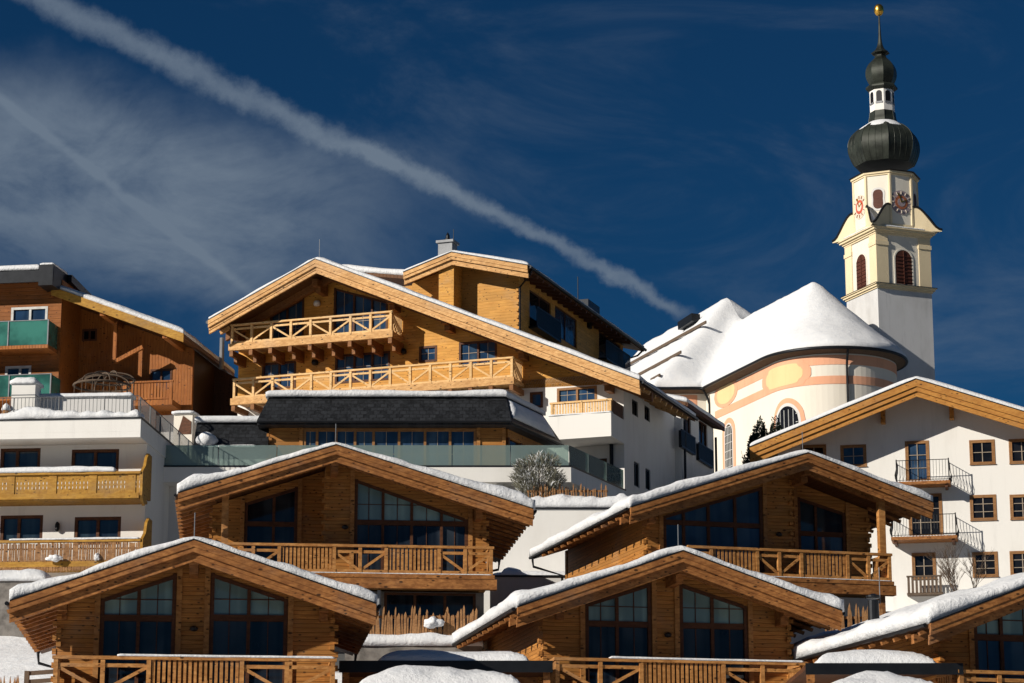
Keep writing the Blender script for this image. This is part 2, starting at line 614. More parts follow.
class Fr:
    """a local frame: origin on the facade, x along it, y to the back, z up from the base height"""

    def __init__(s, px, py, Y, yaw, base):
        O = at(px, py, Y)
        s.o = Vector((O.x, O.y, base))
        a = R(yaw)
        s.x = Vector((math.cos(a), -math.sin(a), 0))
        s.y = Vector((math.sin(a), math.cos(a), 0))
        s.rz = -a

    def uv(s, px, py, d=0.0):
        r = ray(px, py)
        k = (s.o.dot(s.y) + d) / r.dot(s.y)
        p = r * k - s.o
        return (p.dot(s.x), p.z)

    def yz(s, px, py, x):
        r = ray(px, py)
        k = (s.o.dot(s.x) + x) / r.dot(s.x)
        p = r * k - s.o
        return (p.dot(s.y), p.z)

    def hz(s, px, py, z):
        r = ray(px, py)
        k = (s.o.z + z) / r.z
        p = r * k - s.o
        return (p.dot(s.x), p.dot(s.y))

    def root(s, name, label, cat, group=None):
        o = bpy.data.objects.new(name, None)
        COL.objects.link(o)
        o.location = s.o
        o.rotation_euler = (0, 0, s.rz)
        o.empty_display_size = 0.5
        return tag(o, label, cat, group, 'thing')


# ------------------------------------------------------------------ terrain
ST = [(-400, -22), (-60, -4.0), (0, -2.0), (40, -0.5), (58, 1.2), (66, 2.6), (72, 3.4), (80, 6.6), (86, 8.6), (92, 9.8), (100, 12.0), (106, 12.2), (114, 13.2), (125, 15.0), (140, 20.0),
      (160, 27), (185, 32), (210, 35), (240, 36), (300, 34), (600, 10), (3000, -60), (9000, -200)]


def zt(Y):
    for (a, za), (b, zb) in zip(ST, ST[1:]):
        if a <= Y <= b:
            return za + (zb - za) * (Y - a) / (b - a)
    return ST[-1][1] if Y > 0 else ST[0][1]


def terrain():
    xs = [-6000, -2500, -1000, -400, -200, -120] + [-80 + 1.6 * i for i in range(101)] + [120, 200, 400, 1000, 2500, 6000]
    ys = [-6000, -2000, -800, -400, -200, -100, -40, 0, 25, 45] + [52 + 1.6 * i for i in range(100)] + [230, 260, 300, 400, 600, 1200, 3000, 9000]
    vs, fs = [], []
    for y in ys:
        for x in xs:
            z = zt(y)
            if 50 < y < 240 and abs(x) < 90:
                z += 0.35 * noise.noise(Vector((x * 0.16, y * 0.16, 3))) + 0.10 * noise.noise(Vector((x * 0.7, y * 0.7, 9)))
            vs.append((x, y, z))
    nx = len(xs)
    for j in range(len(ys) - 1):
        for i in range(nx - 1):
            a = j * nx + i
            fs.append((a, a + 1, a + nx + 1, a + nx))
    o = MB().add(vs, fs).build('ground', 'ground', smooth=True, weld=False)
    tag(o, 'snow covered hillside the village is built on', None, None, 'structure')


terrain()


# ------------------------------------------------------------------ shared pieces
def nz1(*p):
    return noise.noise(Vector(p))


def snow_sheet(base, us, vs_, thick, seed=0, edge=0.5, side=0.5, over=0.06, amp=0.25, tf=None):
    """a lying blanket of snow over base(u,v) -> Vector; us / vs_ sample lists in metres"""
    nu, nv = len(us), len(vs_)
    top, bot = [], []
    for j, v in enumerate(vs_):
        for i, u in enumerate(us):
            p = Vector(base(u, v))
            d = min(u - us[0], us[-1] - u, v - vs_[0], vs_[-1] - v)
            t = min(max(d, 0) / edge, 1)
            e = math.sqrt(max(0, 1 - (1 - t) ** 2))
            n = nz1(u * 0.55 + seed * 7.3, v * 0.55, seed) * amp + nz1(u * 2.1, v * 2.1 + seed, 5) * amp * 0.45
            h = thick * (side + (1 - side) * e) * (1 + n) * (tf(u) if tf else 1)
            q = p.copy()
            if d <= 1e-6:
                jit = over * (0.6 + 0.9 * nz1(u * 1.3 + seed, v * 1.3, 2))
                if i == 0: q.x -= jit
                if i == nu - 1: q.x += jit
                if j == 0: q.y -= jit
                if j == nv - 1: q.y += jit
            top.append((q.x, q.y, q.z + h))
            bot.append((q.x, q.y, q.z - 0.002 + (0.02 if d > 1e-6 else -0.02 * abs(nz1(u, v, seed)))))
    n = nu * nv
    fs = []
    for j in range(nv - 1):
        for i in range(nu - 1):
            a = j * nu + i
            fs.append((a, a + 1, a + nu + 1, a + nu))
            fs.append((a + n, a + nu + n, a + nu + 1 + n, a + 1 + n))
    ring = [i for i in range(nu)] + [j * nu + nu - 1 for j in range(1, nv)] + [(nv - 1) * nu + i for i in range(nu - 2, -1, -1)] + [j * nu for j in range(nv - 2, 0, -1)]
    for a, b in zip(ring, ring[1:] + ring[:1]):
        fs.append((a, a + n, b + n, b))
    return MB().add(top + bot, fs)


def lin(a, b, step):
    n = max(2, int(abs(b - a) / step) + 1)
    return [a + (b - a) * i / (n - 1) for i in range(n)]


def edged(a, b, step):
    """samples with finer spacing near both ends"""
    e = [0, 0.06, 0.15, 0.3]
    if b - a < 1.4:
        return lin(a, b, (b - a) / 6)
    return [a + x for x in e] + lin(a + 0.5, b - 0.5, step) + [b - x for x in reversed(e)]


class Roof:
    """gable (or single) profile: points (x,z) of the upper surface, left to right, extruded y0..y1"""

    def __init__(s, pts, y0, y1):
        s.p, s.y0, s.y1 = pts, y0, y1

    def z(s, x):
        p = s.p
        if x <= p[0][0]:
            (a, za), (b, zb) = p[0], p[1]
        elif x >= p[-1][0]:
            (a, za), (b, zb) = p[-2], p[-1]
        else:
            for (a, za), (b, zb) in zip(p, p[1:]):
                if a <= x <= b:
                    break
        return za + (zb - za) * (x - a) / (b - a)

    def slab(s, t=0.16):
        prof = list(s.p) + [(x, z - t) for x, z in reversed(s.p)]
        return MB().plate(prof, s.y0, s.y1)

    def snow(s, thick, seed, inset=0.02, step=0.5, **k):
        us = edged(s.p[0][0] + inset, s.p[-1][0] - inset, step)
        for x, z in s.p[1:-1]:
            us = sorted(us + [x])
        vs_ = edged(s.y0 + inset, s.y1 - inset, step)
        rd = 0.5

        def base(u, v):
            zz = (s.z(u) + s.z(u - rd * 0.5) + s.z(u + rd * 0.5)) / 3 if us[0] + rd < u < us[-1] - rd else s.z(u)
            return (u, v, zz)
        return snow_sheet(base, us, vs_, thick, seed, **k)

    def boards(s, parent, mat, layers, name='verge_board'):
        """layers: (top drop, bottom drop, y0, y1); one board per slope and layer"""
        for (x0, z0), (x1, z1) in zip(s.p, s.p[1:]):
            for a, b, ya, yb in layers:
                MB().plate([(x0, z0 - a), (x1, z1 - a), (x1, z1 - b), (x0, z0 - b)], ya, yb).build(name, mat, parent)


def window(parent, poly, y, cols=(), rows=(), frame='wframe', fw=0.10, depth=0.12, panes=('pane_lo',), muntin=None, sill=None, name='window', bars=None):
    """poly: (x0, x1, zb, ztl, ztr); cols / rows: mullion x and transom z; panes from bottom to top"""
    x0, x1, zb, zl, zr = poly

    def ztop(x):
        return zl + (zr - zl) * (x - x0) / (x1 - x0)
    m = MB()
    m.box(x0, x0 + fw, y - depth, y + 0.05, zb + fw, zl - 0.0 if zl < zr else zl)
    m.box(x1 - fw, x1, y - depth, y + 0.05, zb + fw, zr)
    m.box(x0, x1, y - depth, y + 0.05, zb, zb + fw)
    m.plate([(x0 + fw, ztop(x0 + fw)), (x1 - fw, ztop(x1 - fw)), (x1 - fw, ztop(x1 - fw) - fw), (x0 + fw, ztop(x0 + fw) - fw)], y - depth, y + 0.05)
    for c in cols:
        m.box(c - fw * 0.45, c + fw * 0.45, y - depth * 0.9, y + 0.04, zb + fw, ztop(c) - fw)
    for r in rows:
        xa, xb = x0 + fw, x1 - fw
        if zr > zl and r > zl - fw:
            xa = max(xa, x0 + (r + fw - zl) / (zr - zl) * (x1 - x0))
        if zl > zr and r > zr - fw:
            xb = min(xb, x0 + (r + fw - zl) / (zr - zl) * (x1 - x0))
        m.box(xa, xb, y - depth * 0.85, y + 0.045, r - fw * 0.8, r + fw * 0.8)
    w = m.build(name, frame, parent)
    zs = [zb] + list(rows) + [None]
    for i in range(len(rows) + 1):
        a = zs[i]
        mat = panes[min(i, len(panes) - 1)]
        e = fw * 0.5
        if zs[i + 1] is None:
            pl = [(x0 + e, a), (x1 - e, a), (x1 - e, ztop(x1) - e), (x0 + e, ztop(x0) - e)]
            if min(pl[2][1], pl[3][1]) < a + 0.01:
                xs_ = x0 + (a + e - zl) / (zr - zl) * (x1 - x0)
                pl = [(xs_, a), (x1 - e, a), (x1 - e, ztop(x1) - e)] if zr > zl else [(x0 + e, a), (xs_, a), (x0 + e, ztop(x0) - e)]
        else:
            pl = [(x0 + e, a), (x1 - e, a), (x1 - e, min(zs[i + 1], ztop(x1) - e)), (x0 + e, min(zs[i + 1], ztop(x0) - e))]
        MB().plate(pl, y - 0.03, y - 0.01).build('pane', mat, w)
    if muntin:
        mm = MB()
        edges = [x0] + list(cols) + [x1]
        for a, b in zip(edges, edges[1:]):
            c = (a + b) / 2
            mm.box(c - 0.012, c + 0.012, y - 0.055, y - 0.032, zb + fw, ztop(c) - fw)
        for r in (bars or []):
            mm.box(x0 + fw, x1 - fw, y - 0.054, y - 0.033, r - 0.012, r + 0.012)
        mm.build('muntin', muntin, w)
    if sill:
        MB().box(x0 - 0.06, x1 + 0.06, y - depth - 0.08, y, zb - 0.07, zb - 0.003).build('sill', sill, w)
    return w


def hole(poly, g=0.012):
    x0, x1, zb, zl, zr = poly
    return [(x0 + g, zb + g), (x1 - g, zb + g), (x1 - g, zr - g), (x0 + g, zl - g)]


def railing(parent, y, xs, kinds, z0, z1, mat='rail', post=0.12, snow=None, slat=0.085, gap=0.05, mid=True, z0b=None):
    """timber railing in the x direction at depth y: posts at xs, bay kinds: s slats, \\ or / braces, x crossed, - rails only"""
    h = z1 - z0
    MB().box(xs[0] - 0.1, xs[-1] + 0.1, y - 0.09, y + 0.09, z1 - 0.09, z1).build('handrail', mat, parent)
    MB().box(xs[0], xs[-1], y - 0.05, y + 0.05, z0 + 0.02, z0 + 0.12).build('bottom_rail', mat, parent)
    for x in xs:
        MB().box(x - post / 2, x + post / 2, y - 0.07, y + 0.07, z0 - 0.05, z1 - 0.09).build('post', mat, parent)
    for k, a, b in zip(kinds, xs, xs[1:]):
        a, b = a + post / 2, b - post / 2
        if k == 's':
            m = MB()
            n = max(1, int((b - a) / (slat + gap)))
            pitch = (b - a) / n
            for i in range(n):
                c = a + (i + 0.5) * pitch
                w = slat * 0.5 * (0.9 + 0.2 * random.random())
                m.box(c - w, c + w, y - 0.03, y + 0.02, z0 + 0.12, z1 - 0.09)
            m.build('slat_panel', mat, parent)
        else:
            if mid:
                MB().box(a, b, y - 0.035, y + 0.035, z1 - 0.30, z1 - 0.20).build('middle_rail', mat, parent)
            ztop = z1 - 0.30 if mid else z1 - 0.10
            if k in '\\x':
                MB().bar((a, y + 0.003, ztop), (b, y + 0.003, z0 + 0.13), 0.06, 0.09, (0, 0, 1)).build('brace', mat, parent)
            if k in '/x':
                MB().bar((a, y - 0.003, z0 + 0.13), (b, y - 0.003, ztop), 0.06, 0.09, (0, 0, 1)).build('brace', mat, parent)
    if snow:
        a, b = snow
        snow_sheet(lambda u, v: (u, v, z1), edged(a, b, 0.4), lin(y - 0.085, y + 0.085, 0.04), 0.07, 3, edge=0.12, over=0.02).build('rail_snow', 'snow', parent, True)


def side_railing(parent, x, ya, yb, z0, z1, mat='rail'):
    MB().box(x - 0.07, x + 0.07, ya, yb, z1 - 0.09, z1).build('handrail', mat, parent)
    m = MB()
    n = max(2, int((yb - ya) / 0.14))
    for i in range(n):
        c = ya + (i + 0.5) * (yb - ya) / n
        m.box(x - 0.025, x + 0.025, c - 0.04, c + 0.04, z0 + 0.05, z1 - 0.09)
    m.build('slat_panel', mat, parent)


def log_ends(parent, x, y, z0, z1, sx, mat='log', n=0.19):
    m = MB()
    z = z0
    i = 0
    while z + n < z1:
        if i % 2 == 0:
            m.box(x - 0.11 if sx < 0 else x, x if sx < 0 else x + 0.11, y - 0.02, y + 0.16, z + 0.02, z + n - 0.02)
        else:
            m.box(x - 0.13 if sx > 0 else x - 0.0, x if sx > 0 else x + 0.13, y - 0.13, y, z + 0.02, z + n - 0.02)
        z += n
        i += 1
    m.build('log_end', mat, parent)


def rod(parent, x, y, z, h=0.55, mat='grey'):
    MB().tube([(x, y, z - 0.3), (x, y, z + h)], 0.014, 6).build('lightning_rod', mat, parent)


# ------------------------------------------------------------------ the five timber chalets
CH = 'timber chalets with snowy gable roofs'


def chalet(F, label, ov, ridge, le, re, L, segs, wins, floor_z, base_z, bal, snow_t=0.30, seed=1, side_l=None, side_r=None, purl=(), lower=None, rod_=True, lamp=None, gutter='lr', post=None):
    root = F.root('timber_chalet', label, 'chalet', CH)
    pts = [F.uv(*le, -ov), F.uv(*ridge, -ov), F.uv(*re, -ov)]
    rf = Roof(pts, -ov, L - ov)
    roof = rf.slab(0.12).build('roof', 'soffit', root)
    rf.snow(snow_t * 1.02, seed, step=0.25, side=0.74, edge=0.28, over=0.10, amp=0.42, tf=lambda u: .72 + .62 * min(1.0, abs(u - pts[1][0]) / 5.2) ** 1.5).build('snow_cover', 'snowroof', roof, True)
    rf.boards(root, 'beam', [(-0.01, 0.17, -ov - 0.12, -ov - 0.005), (0.168, 0.31, -ov - 0.095, -ov - 0.004), (0.29, 0.43, -ov - 0.003, -ov + 0.08), (0.428, 0.56, -ov + 0.02, -ov + 0.10)])
    # barge rafter set back under the roof
    rf.boards(root, 'beam', [(0.165, 0.42, -ov * 0.45 - 0.1, -ov * 0.45 + 0.1)], 'barge_rafter')
    m = MB()
    for (x0, z0), (x1, z1), s in ((pts[0], pts[1], 1), (pts[1], pts[2], 1)):
        m.plate([(x0, z0 + 0.015), (x1, z1 + 0.015), (x1, z1 + 0.05), (x0, z0 + 0.05)], -ov - 0.13, -ov - 0.02)
    m.build('verge_flashing', 'metal', roof)
    xl = min(s[0] for s in segs)
    xr = max(s[1] for s in segs)
    yw = {}
    # front walls
    for x0, x1, y, mt in segs:
        outer = [(x0, floor_z - 0.35), (x1, floor_z - 0.35), (x1, rf.z(x1) - 0.165)]
        if x0 < pts[1][0] < x1:
            outer.append((pts[1][0], pts[1][1] - 0.165))
        outer.append((x0, rf.z(x0) - 0.165))
        hs = [hole(w['poly']) for w in wins if w['y'] == y and x0 <= w['poly'][0] < x1]
        MB().plate(outer, y, y + 0.22, hs).build('log_wall', mt, root)
        yw[(x0, x1)] = y
    # cheeks where the wall steps back
    for a, b in zip(segs, segs[1:]):
        if abs(a[2] - b[2]) > 0.3:
            x = a[1]
            y0, y1 = sorted((a[2], b[2]))
            fwd_left = a[2] < b[2]
            MB().box(x - (0.22 if fwd_left else 0), x + (0 if fwd_left else 0.22), y0 + 0.223, y1 + 0.2, floor_z - 0.35, rf.z(x) - 0.3).build('log_wall', 'log', root)
            log_ends(root, x, min(y0, y1), floor_z, rf.z(x) - 0.5, 1 if fwd_left else -1)
    yb = L - ov - 0.6
    for x, sg in ((xl, segs[0]), (xr, segs[-1])):
        s = 1 if x == xl else -1
        MB().box(x, x + s * 0.22, sg[2] + 0.223, yb - 0.2, floor_z - 0.35, rf.z(x) - 0.165).build('log_wall', 'log', root)
        log_ends(root, x, sg[2], floor_z - 0.3, rf.z(x) - 0.3, -s)
    MB().plate([(xl, base_z), (xr, base_z), (xr, rf.z(xr) - 0.2), (pts[1][0], pts[1][1] - 0.2), (xl, rf.z(xl) - 0.2)], yb, yb + 0.2).build('log_wall', 'log', root)
    # ground floor
    if lower:
        MB().plate([(xl + 0.01, base_z), (xr - 0.01, base_z), (xr - 0.01, floor_z - 0.36), (xl + 0.01, floor_z - 0.36)], lower['y'], lower['y'] + 0.3, [hole(w) for w in lower['wins']]).build('ground_floor_wall', lower['mat'], root)
        for w in lower['wins']:
            window(root, w, lower['y'] + 0.12, cols=lower['cols'], panes=('pane_lo',))
        for x in (xl + 0.01, xr - 0.01):
            s = 1 if x < 0.5 * (xl + xr) else -1
            MB().box(x, x + s * 0.3, lower['y'] + 0.303, yb - 0.01, base_z, floor_z - 0.36).build('ground_floor_wall', lower['mat'], root)
    else:
        MB().box(xl + 0.01, xr - 0.01, 0.03, yb - 0.01, base_z, floor_z - 0.36).build('ground_floor_wall', 'stone', root)
    for w in wins:
        x0, x1 = w['poly'][:2]
        window(root, w['poly'], w['y'] + 0.10, cols=w['cols'], rows=w['rows'], panes=w['panes'], fw=0.11, muntin=w.get('muntin', 'wframe'), bars=w.get('bars'))
        for x in (x0 - 0.085, x1 + 0.085):
            zt_ = min(rf.z(x) - 0.2, max(w['poly'][3], w['poly'][4]) + 0.3)
            MB().box(x - 0.075, x + 0.075, w['y'] - 0.06, w['y'] - 0.004, floor_z, zt_).build('jamb_post', 'rail', root)
    # purlins with stepped ends
    for x, y0 in purl:
        z = rf.z(x) - 0.17 - (0.10 if abs(x - pts[1][0]) < 0.4 else 0.03)
        m = MB()
        m.box(x - 0.13, x + 0.13, y0, 0.1, z - 0.27, z)
        m.box(x - 0.12, x + 0.12, y0 + 0.35, 0.1, z - 0.50, z - 0.273)
        m.build('purlin', 'beam', root)
    # eaves: rafters, gutter, pipe
    for s, x in ((-1, pts[0][0]), (1, pts[2][0])):
        xw = xl if s < 0 else xr
        n = int((L - 0.8) / 0.85)
        for i in range(n):
            y = -ov + 0.45 + i * 0.85
            a = Vector((xw + s * (-0.1), y, rf.z(xw - s * 0.1) - 0.125 - 0.055))
            b = Vector((x + s * 0.10, y, rf.z(x + s * 0.10) - 0.125 - 0.055))
            MB().bar(a, b, 0.12, 0.10).build('rafter', 'beam', root)
        zz = pts[0][1] if s < 0 else pts[2][1]
        MB().tube([(x + s * 0.09, -ov + 0.05, zz - 0.03), (x + s * 0.09, L - ov - 0.05, zz - 0.06)], 0.06, 8).build('gutter', 'metal', root)
        if (s < 0 and 'l' in gutter) or (s > 0 and 'r' in gutter):
            yy = L - ov - 0.4
            MB().tube([(x + s * 0.09, yy, zz - 0.1), (x + s * 0.05, yy, zz - 0.45), (xw + s * 0.12, yy, zz - 0.75), (xw + s * 0.12, yy, base_z)], 0.05, 8).build('downpipe', 'metal', root)
    if rod_:
        rod(root, pts[1][0], -ov + 0.4, pts[1][1] + snow_t)
    if lamp:
        MB().lathe([(0.03, 0), (0.10, 0.03), (0.12, 0.10), (0.05, 0.16)], 10, (lamp[0], -0.12, lamp[1])).build('wall_lamp', 'metal', root)
    # balcony
    if bal:
        by, xs, kinds, z1 = bal['y'], bal['xs'], bal['kinds'], bal['z1']
        m = MB()
        m.box(xs[0] - 0.12, xs[-1] + 0.12, by - 0.12, -0.005, floor_z - 0.16, floor_z - 0.02)
        m.box(xs[0] - 0.2, xs[-1] + 0.2, by - 0.10, by + 0.22, floor_z - 0.52, floor_z - 0.163)
        b = m.build('balcony', 'beam', root)
        railing(b, by, xs, kinds, floor_z, z1, snow=bal.get('snow'))
        for x in (xs[0], xs[-1]):
            side_railing(b, x, by + 0.1, -0.05, floor_z, z1)
        if bal.get('edge_snow'):
            snow_sheet(lambda u, v: (u, v, floor_z - 0.015), edged(xs[0], xs[-1], 0.5), lin(by - 0.11, by - 0.06, 0.03), 0.05, 2, edge=0.05, over=0.015).build('edge_snow', 'snow', b, True)
    if post:
        for x, y, zb in post:
            m = MB().box(x - 0.12, x + 0.12, y - 0.12, y + 0.12, zb, rf.z(x) - 0.42)
            m.box(x - 0.14, x + 0.14, y - 0.7, y + 0.3, rf.z(x) - 0.418, rf.z(x) - 0.2)
            m.build('roof_post', 'rail', root)
    return root, rf, pts


def wpx(F, d, x0, x1, tl, tr, zb, cols, row, **k):
    """a trapezoid window given by the facade measurements"""
    a = F.uv(x0, tl, d)
    b = F.uv(x1, tr, d)
    rows = [F.uv((x0 + x1) / 2, row, d)[1]] if row else []
    r = dict(poly=(a[0], b[0], zb, a[1], b[1]), y=d, cols=[F.uv(c, 600, d)[0] for c in cols], rows=rows, panes=k.pop('panes', ('pane_lo', 'pane_hi')))
    if rows:
        hi = max(a[1], b[1])
        r['bars'] = [rows[0] + (hi - rows[0]) * 0.42, zb + (rows[0] - zb) * 0.5]
    r.update(k)
    return r


# ---- front chalet between hotel and car port
F = Fr(193, 600, 70, -6.5, zt(70) - 1.0)
bd = -1.5
z1 = F.uv(190, 657, bd)[1]
fz = z1 - 1.05
ux = lambda F, x, y=600, d=0: F.uv(x, y, d)[0]
root, rf, pts = chalet(
    F, 'front timber chalet beside the snowy car port and the yellow-railed white hotel', 2.0, (194, 541), (10, 602), (376, 605), 12.5,
    [(ux(F, 58), ux(F, 335), 0.0, 'log')],
    [wpx(F, 0, 101, 177, 599, 574, fz, [139], 618), wpx(F, 0, 211, 288, 573, 599, fz, [249], 618)],
    fz, -1.0, dict(y=bd, xs=[ux(F, x, 660, bd) for x in (56, 103, 149, 242, 287, 333)], kinds='\\/s\\/', z1=z1, snow=(ux(F, 118, 657, bd), ux(F, 334, 657, bd))),
    seed=1, purl=[(ux(F, 194, 560, -1.2), -1.5), (ux(F, 63, 610, 0), -.42), (ux(F, 324, 610, -.4), -.5)], lamp=F.uv(194, 632, 0))

# ---- front chalet in the middle
F = Fr(668, 620, 76, -11.8, zt(76) - 1.0)
bd = -1.5
z1 = F.uv(680, 660, bd)[1]
fz = z1 - 1.05
chalet(
    F, 'front timber chalet with an open left eave, between the two snowy car ports', 2.0, (682, 552), (517, 608), (841, 612), 12.5,
    [(ux(F, 542), ux(F, 789), 0.0, 'log')],
    [wpx(F, 0, 585, 651, 604, 583, fz, [617], 624), wpx(F, 0, 679, 747, 583, 606, fz, [712], 626)],
    fz, -1.0, dict(y=bd, xs=[ux(F, x, 665, bd) for x in (557, 600, 641, 723, 762, 804)], kinds='\\/s\\/', z1=z1, snow=(ux(F, 610, 659, bd), ux(F, 803, 659, bd))),
    seed=2, purl=[(ux(F, 680, 570, -1.2), -1.5), (ux(F, 562, 610, -.4), -.5), (ux(F, 783, 625, -.4), -.9)], lamp=F.uv(667, 638, 0), snow_t=0.34)

# ---- chalet at the lower right edge
F = Fr(1000, 640, 70, -15.0, zt(70) - 1.0)
bd = -1.5
z1 = F.uv(1000, 671, bd)[1]
fz = z1 - 1.05
rx = F.uv(929, 624, -2.0)
ridge_px = (1094, 561)
rE, rfE, ptE = chalet(
    F, 'timber chalet cut off by the picture edge, dark flue pipe on its snowy roof', 2.0, ridge_px, (929, 624), (1258, 600), 12.5,
    [(ux(F, 936), ux(F, 1215), 0.0, 'log')],
    [wpx(F, 0, 973, 1046, 622, 597, fz, [1000], 638, panes=('pane_blue', 'pane_hi')), wpx(F, 0, 1078, 1150, 590, 610, fz, [1114], 638)],
    fz, -1.0, dict(y=bd, xs=[ux(F, x, 665, bd) for x in (960, 998, 1038, 1120, 1165, 1210)], kinds='\\/s\\/', z1=z1, snow=None),
    seed=3, purl=[(ux(F, 1085, 590, -1.2), -1.5), (ux(F, 952, 630, -1), -1.1)], snow_t=0.34)
# flue on its roof
fx, fy = -2.2, 6.5
# find roof position whose projection meets the flue's foot
best = None
for i in range(60):
    for j in range(60):
        x = ptE[0][0] + i * 0.08
        y = -1 + j * 0.19
        p = F.o + F.x * x + F.y * y + Vector((0, 0, rfE.z(x) + 0.4))
        u, v = proj(p)
        e = (u - 873) ** 2 + (v - 621) ** 2
        if best is None or e < best[0]:
            best = (e, x, y)
fx, fy = best[1], best[2]
m = MB().tube([(fx, fy, rfE.z(fx) - 0.1), (fx, fy, rfE.z(fx) + 1.0)], 0.17, 14)
fl = m.build('flue_pipe', 'metal', rE, False)
MB().lathe([(0.19, 0), (0.21, 0.04), (0.21, 0.08), (0.05, 0.14)], 14, (fx, fy, rfE.z(fx) + 1.06)).build('flue_cap', 'metal', fl)
MB().tube([(fx + 0.22, fy, rfE.z(fx) + 0.9), (fx + 0.22, fy, rfE.z(fx) + 2.0)], 0.015, 6).build('lightning_rod', 'grey', fl)

# ---- upper chalet on the left
F = Fr(335, 520, 88, -6.3, zt(88) - 0.8)
bd = -1.5
z1 = F.uv(380, 545, bd)[1]
fz = z1 - 1.0
rB, rfB, ptB = chalet(
    F, 'upper timber chalet with a deep shaded porch, below the glass-railed terrace', 2.0, (336, 446), (178, 494), (533, 510), 12.5,
    [(ux(F, 212, 520), ux(F, 325, 520), 1.6, 'log'), (ux(F, 325, 520), ux(F, 486, 520), 0.0, 'log')],
    [wpx(F, 1.6, 245, 298, 503, 487, fz, [272], 524, panes=('pane_lo', 'pane_lo'), muntin=None), wpx(F, 0, 355, 468, 479, 519.5, fz, [382, 411, 441], 523)],
    fz, -1.0, dict(y=bd, xs=[ux(F, x, 560, bd) for x in (202, 228, 253, 279, 334, 360, 386, 439, 465, 491)], kinds='s\\/s\\/s\\/', z1=z1, edge_snow=True),
    seed=4, purl=[(ux(F, 335, 465, -1.2), -1.4), (ux(F, 480, 510, -1), -1.2)], lamp=F.uv(345, 530, 0), snow_t=0.32,
    lower=dict(y=0.6, mat='stone', wins=[(ux(F, 384, 600, .6), ux(F, 476, 600, .6), 0.4, F.uv(400, 592, .6)[1], F.uv(400, 592, .6)[1])], cols=[ux(F, 415, 600, .6), ux(F, 445, 600, .6)]),
    post=[(ux(F, 225, 520, -1.0), -1.0, fz)])
MB().tube([(ux(F, 379, 600, -1.2), -1.2, 0.0), (ux(F, 379, 600, -1.2), -1.2, fz - 0.55)], 0.07, 10).build('column', 'grey', rB)

# ---- upper chalet on the right
F = Fr(770, 520, 90, -15.5, zt(90) - 0.8)
bd = -1.5
z1 = F.uv(800, 550, bd)[1]
fz = z1 - 1.0
rD, rfD, ptD = chalet(
    F, 'upper timber chalet with a slender corner post, below the white house', 2.0, (807, 454), (630, 508), (932, 503.5), 12.5,
    [(ux(F, 646, 530), ux(F, 792, 520), 0.0, 'log'), (ux(F, 792, 520), ux(F, 868, 520, 1.2), 1.2, 'log')],
    [wpx(F, 0, 663, 762, 516, 487, fz, [685, 710, 737], 524, panes=('pane_blue', 'pane_blue'), muntin=None),
     wpx(F, 1.2, 797, 845, 497, 513, fz, [818], 534, panes=('pane_blue', 'curtain_dark'), muntin=None)],
    fz, -1.0, dict(y=bd, xs=[ux(F, x, 560, bd) for x in (690, 711, 757, 779, 801, 847, 868, 889)], kinds='/s\\/s\\/', z1=z1, edge_snow=True),
    seed=5, purl=[(ux(F, 806, 480, -1.2), -1.4), (ux(F, 655, 520, -1), -1.1)], lamp=F.uv(778, 537, 0), snow_t=0.34,
    lower=dict(y=0.6, mat='white2', wins=[(ux(F, 830, 600, .6), ux(F, 860, 600, .6), 0.4, 2.2, 2.2)], cols=[]),
    post=[(ux(F, 881, 520, -1.3), -1.3, fz)])
MB().box(ux(F, 881, 600, -1.3) - 0.12, ux(F, 881, 600, -1.3) + 0.12, -1.42, -1.18, -1, fz - 0.53).build('roof_post', 'beam', rD)

# ------------------------------------------------------------------ wide golden chalet
F = Fr(420, 400, 125, 20.0, zt(125) - 1.0)
FB = F
big = F.root('hillside_house', 'wide golden timber house with two long carved balconies under its gable', 'house', 'golden timber buildings above the terrace')
OV = 2.7
pts = [F.uv(209, 321, -OV), F.uv(316, 260, -OV), F.uv(640, 381, -OV)]
rfb = Roof(pts, -OV, 7.0)
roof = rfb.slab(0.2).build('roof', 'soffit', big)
rfb.snow(0.34, 11, step=0.7, side=0.6).build('snow_cover', 'snowroof', roof, True)
rfb.boards(big, 'goldb', [(-0.01, 0.20, -OV - 0.13, -OV - 0.005), (0.198, 0.37, -OV - 0.10, -OV - 0.004), (0.35, 0.51, -OV - 0.003, -OV + 0.12), (0.508, 0.68, -OV + 0.03, -OV + 0.14)])
rfb.boards(big, 'corbel', [(0.21, 0.62, -0.75, -0.5)], 'barge_rafter')
m = MB()
for (x0, z0), (x1, z1) in zip(pts, pts[1:]):
    m.plate([(x0, z0 + 0.015), (x1, z1 + 0.015), (x1, z1 + 0.06), (x0, z0 + 0.06)], -OV - 0.15, -OV - 0.02)
m.build('verge_flashing', 'metal', roof)
zb = F.uv(525, 380)[1]
xL, xR = ux(F, 238, 380), ux(F, 624, 420)


def W4(F, d, x0, x1, yt, yb):
    """upright rectangular window from facade measurements (left/right px, top/bottom at its middle)"""
    xm = (x0 + x1) / 2
    zt_, zb_ = F.uv(xm, yt, d)[1], F.uv(xm, yb, d)[1]
    return (F.uv(x0, (yt + yb) / 2, d)[0], F.uv(x1, (yt + yb) / 2, d)[0], zb_, zt_, zt_)


def colsx(F, d, xs, y):
    return [F.uv(x, y, d)[0] for x in xs]


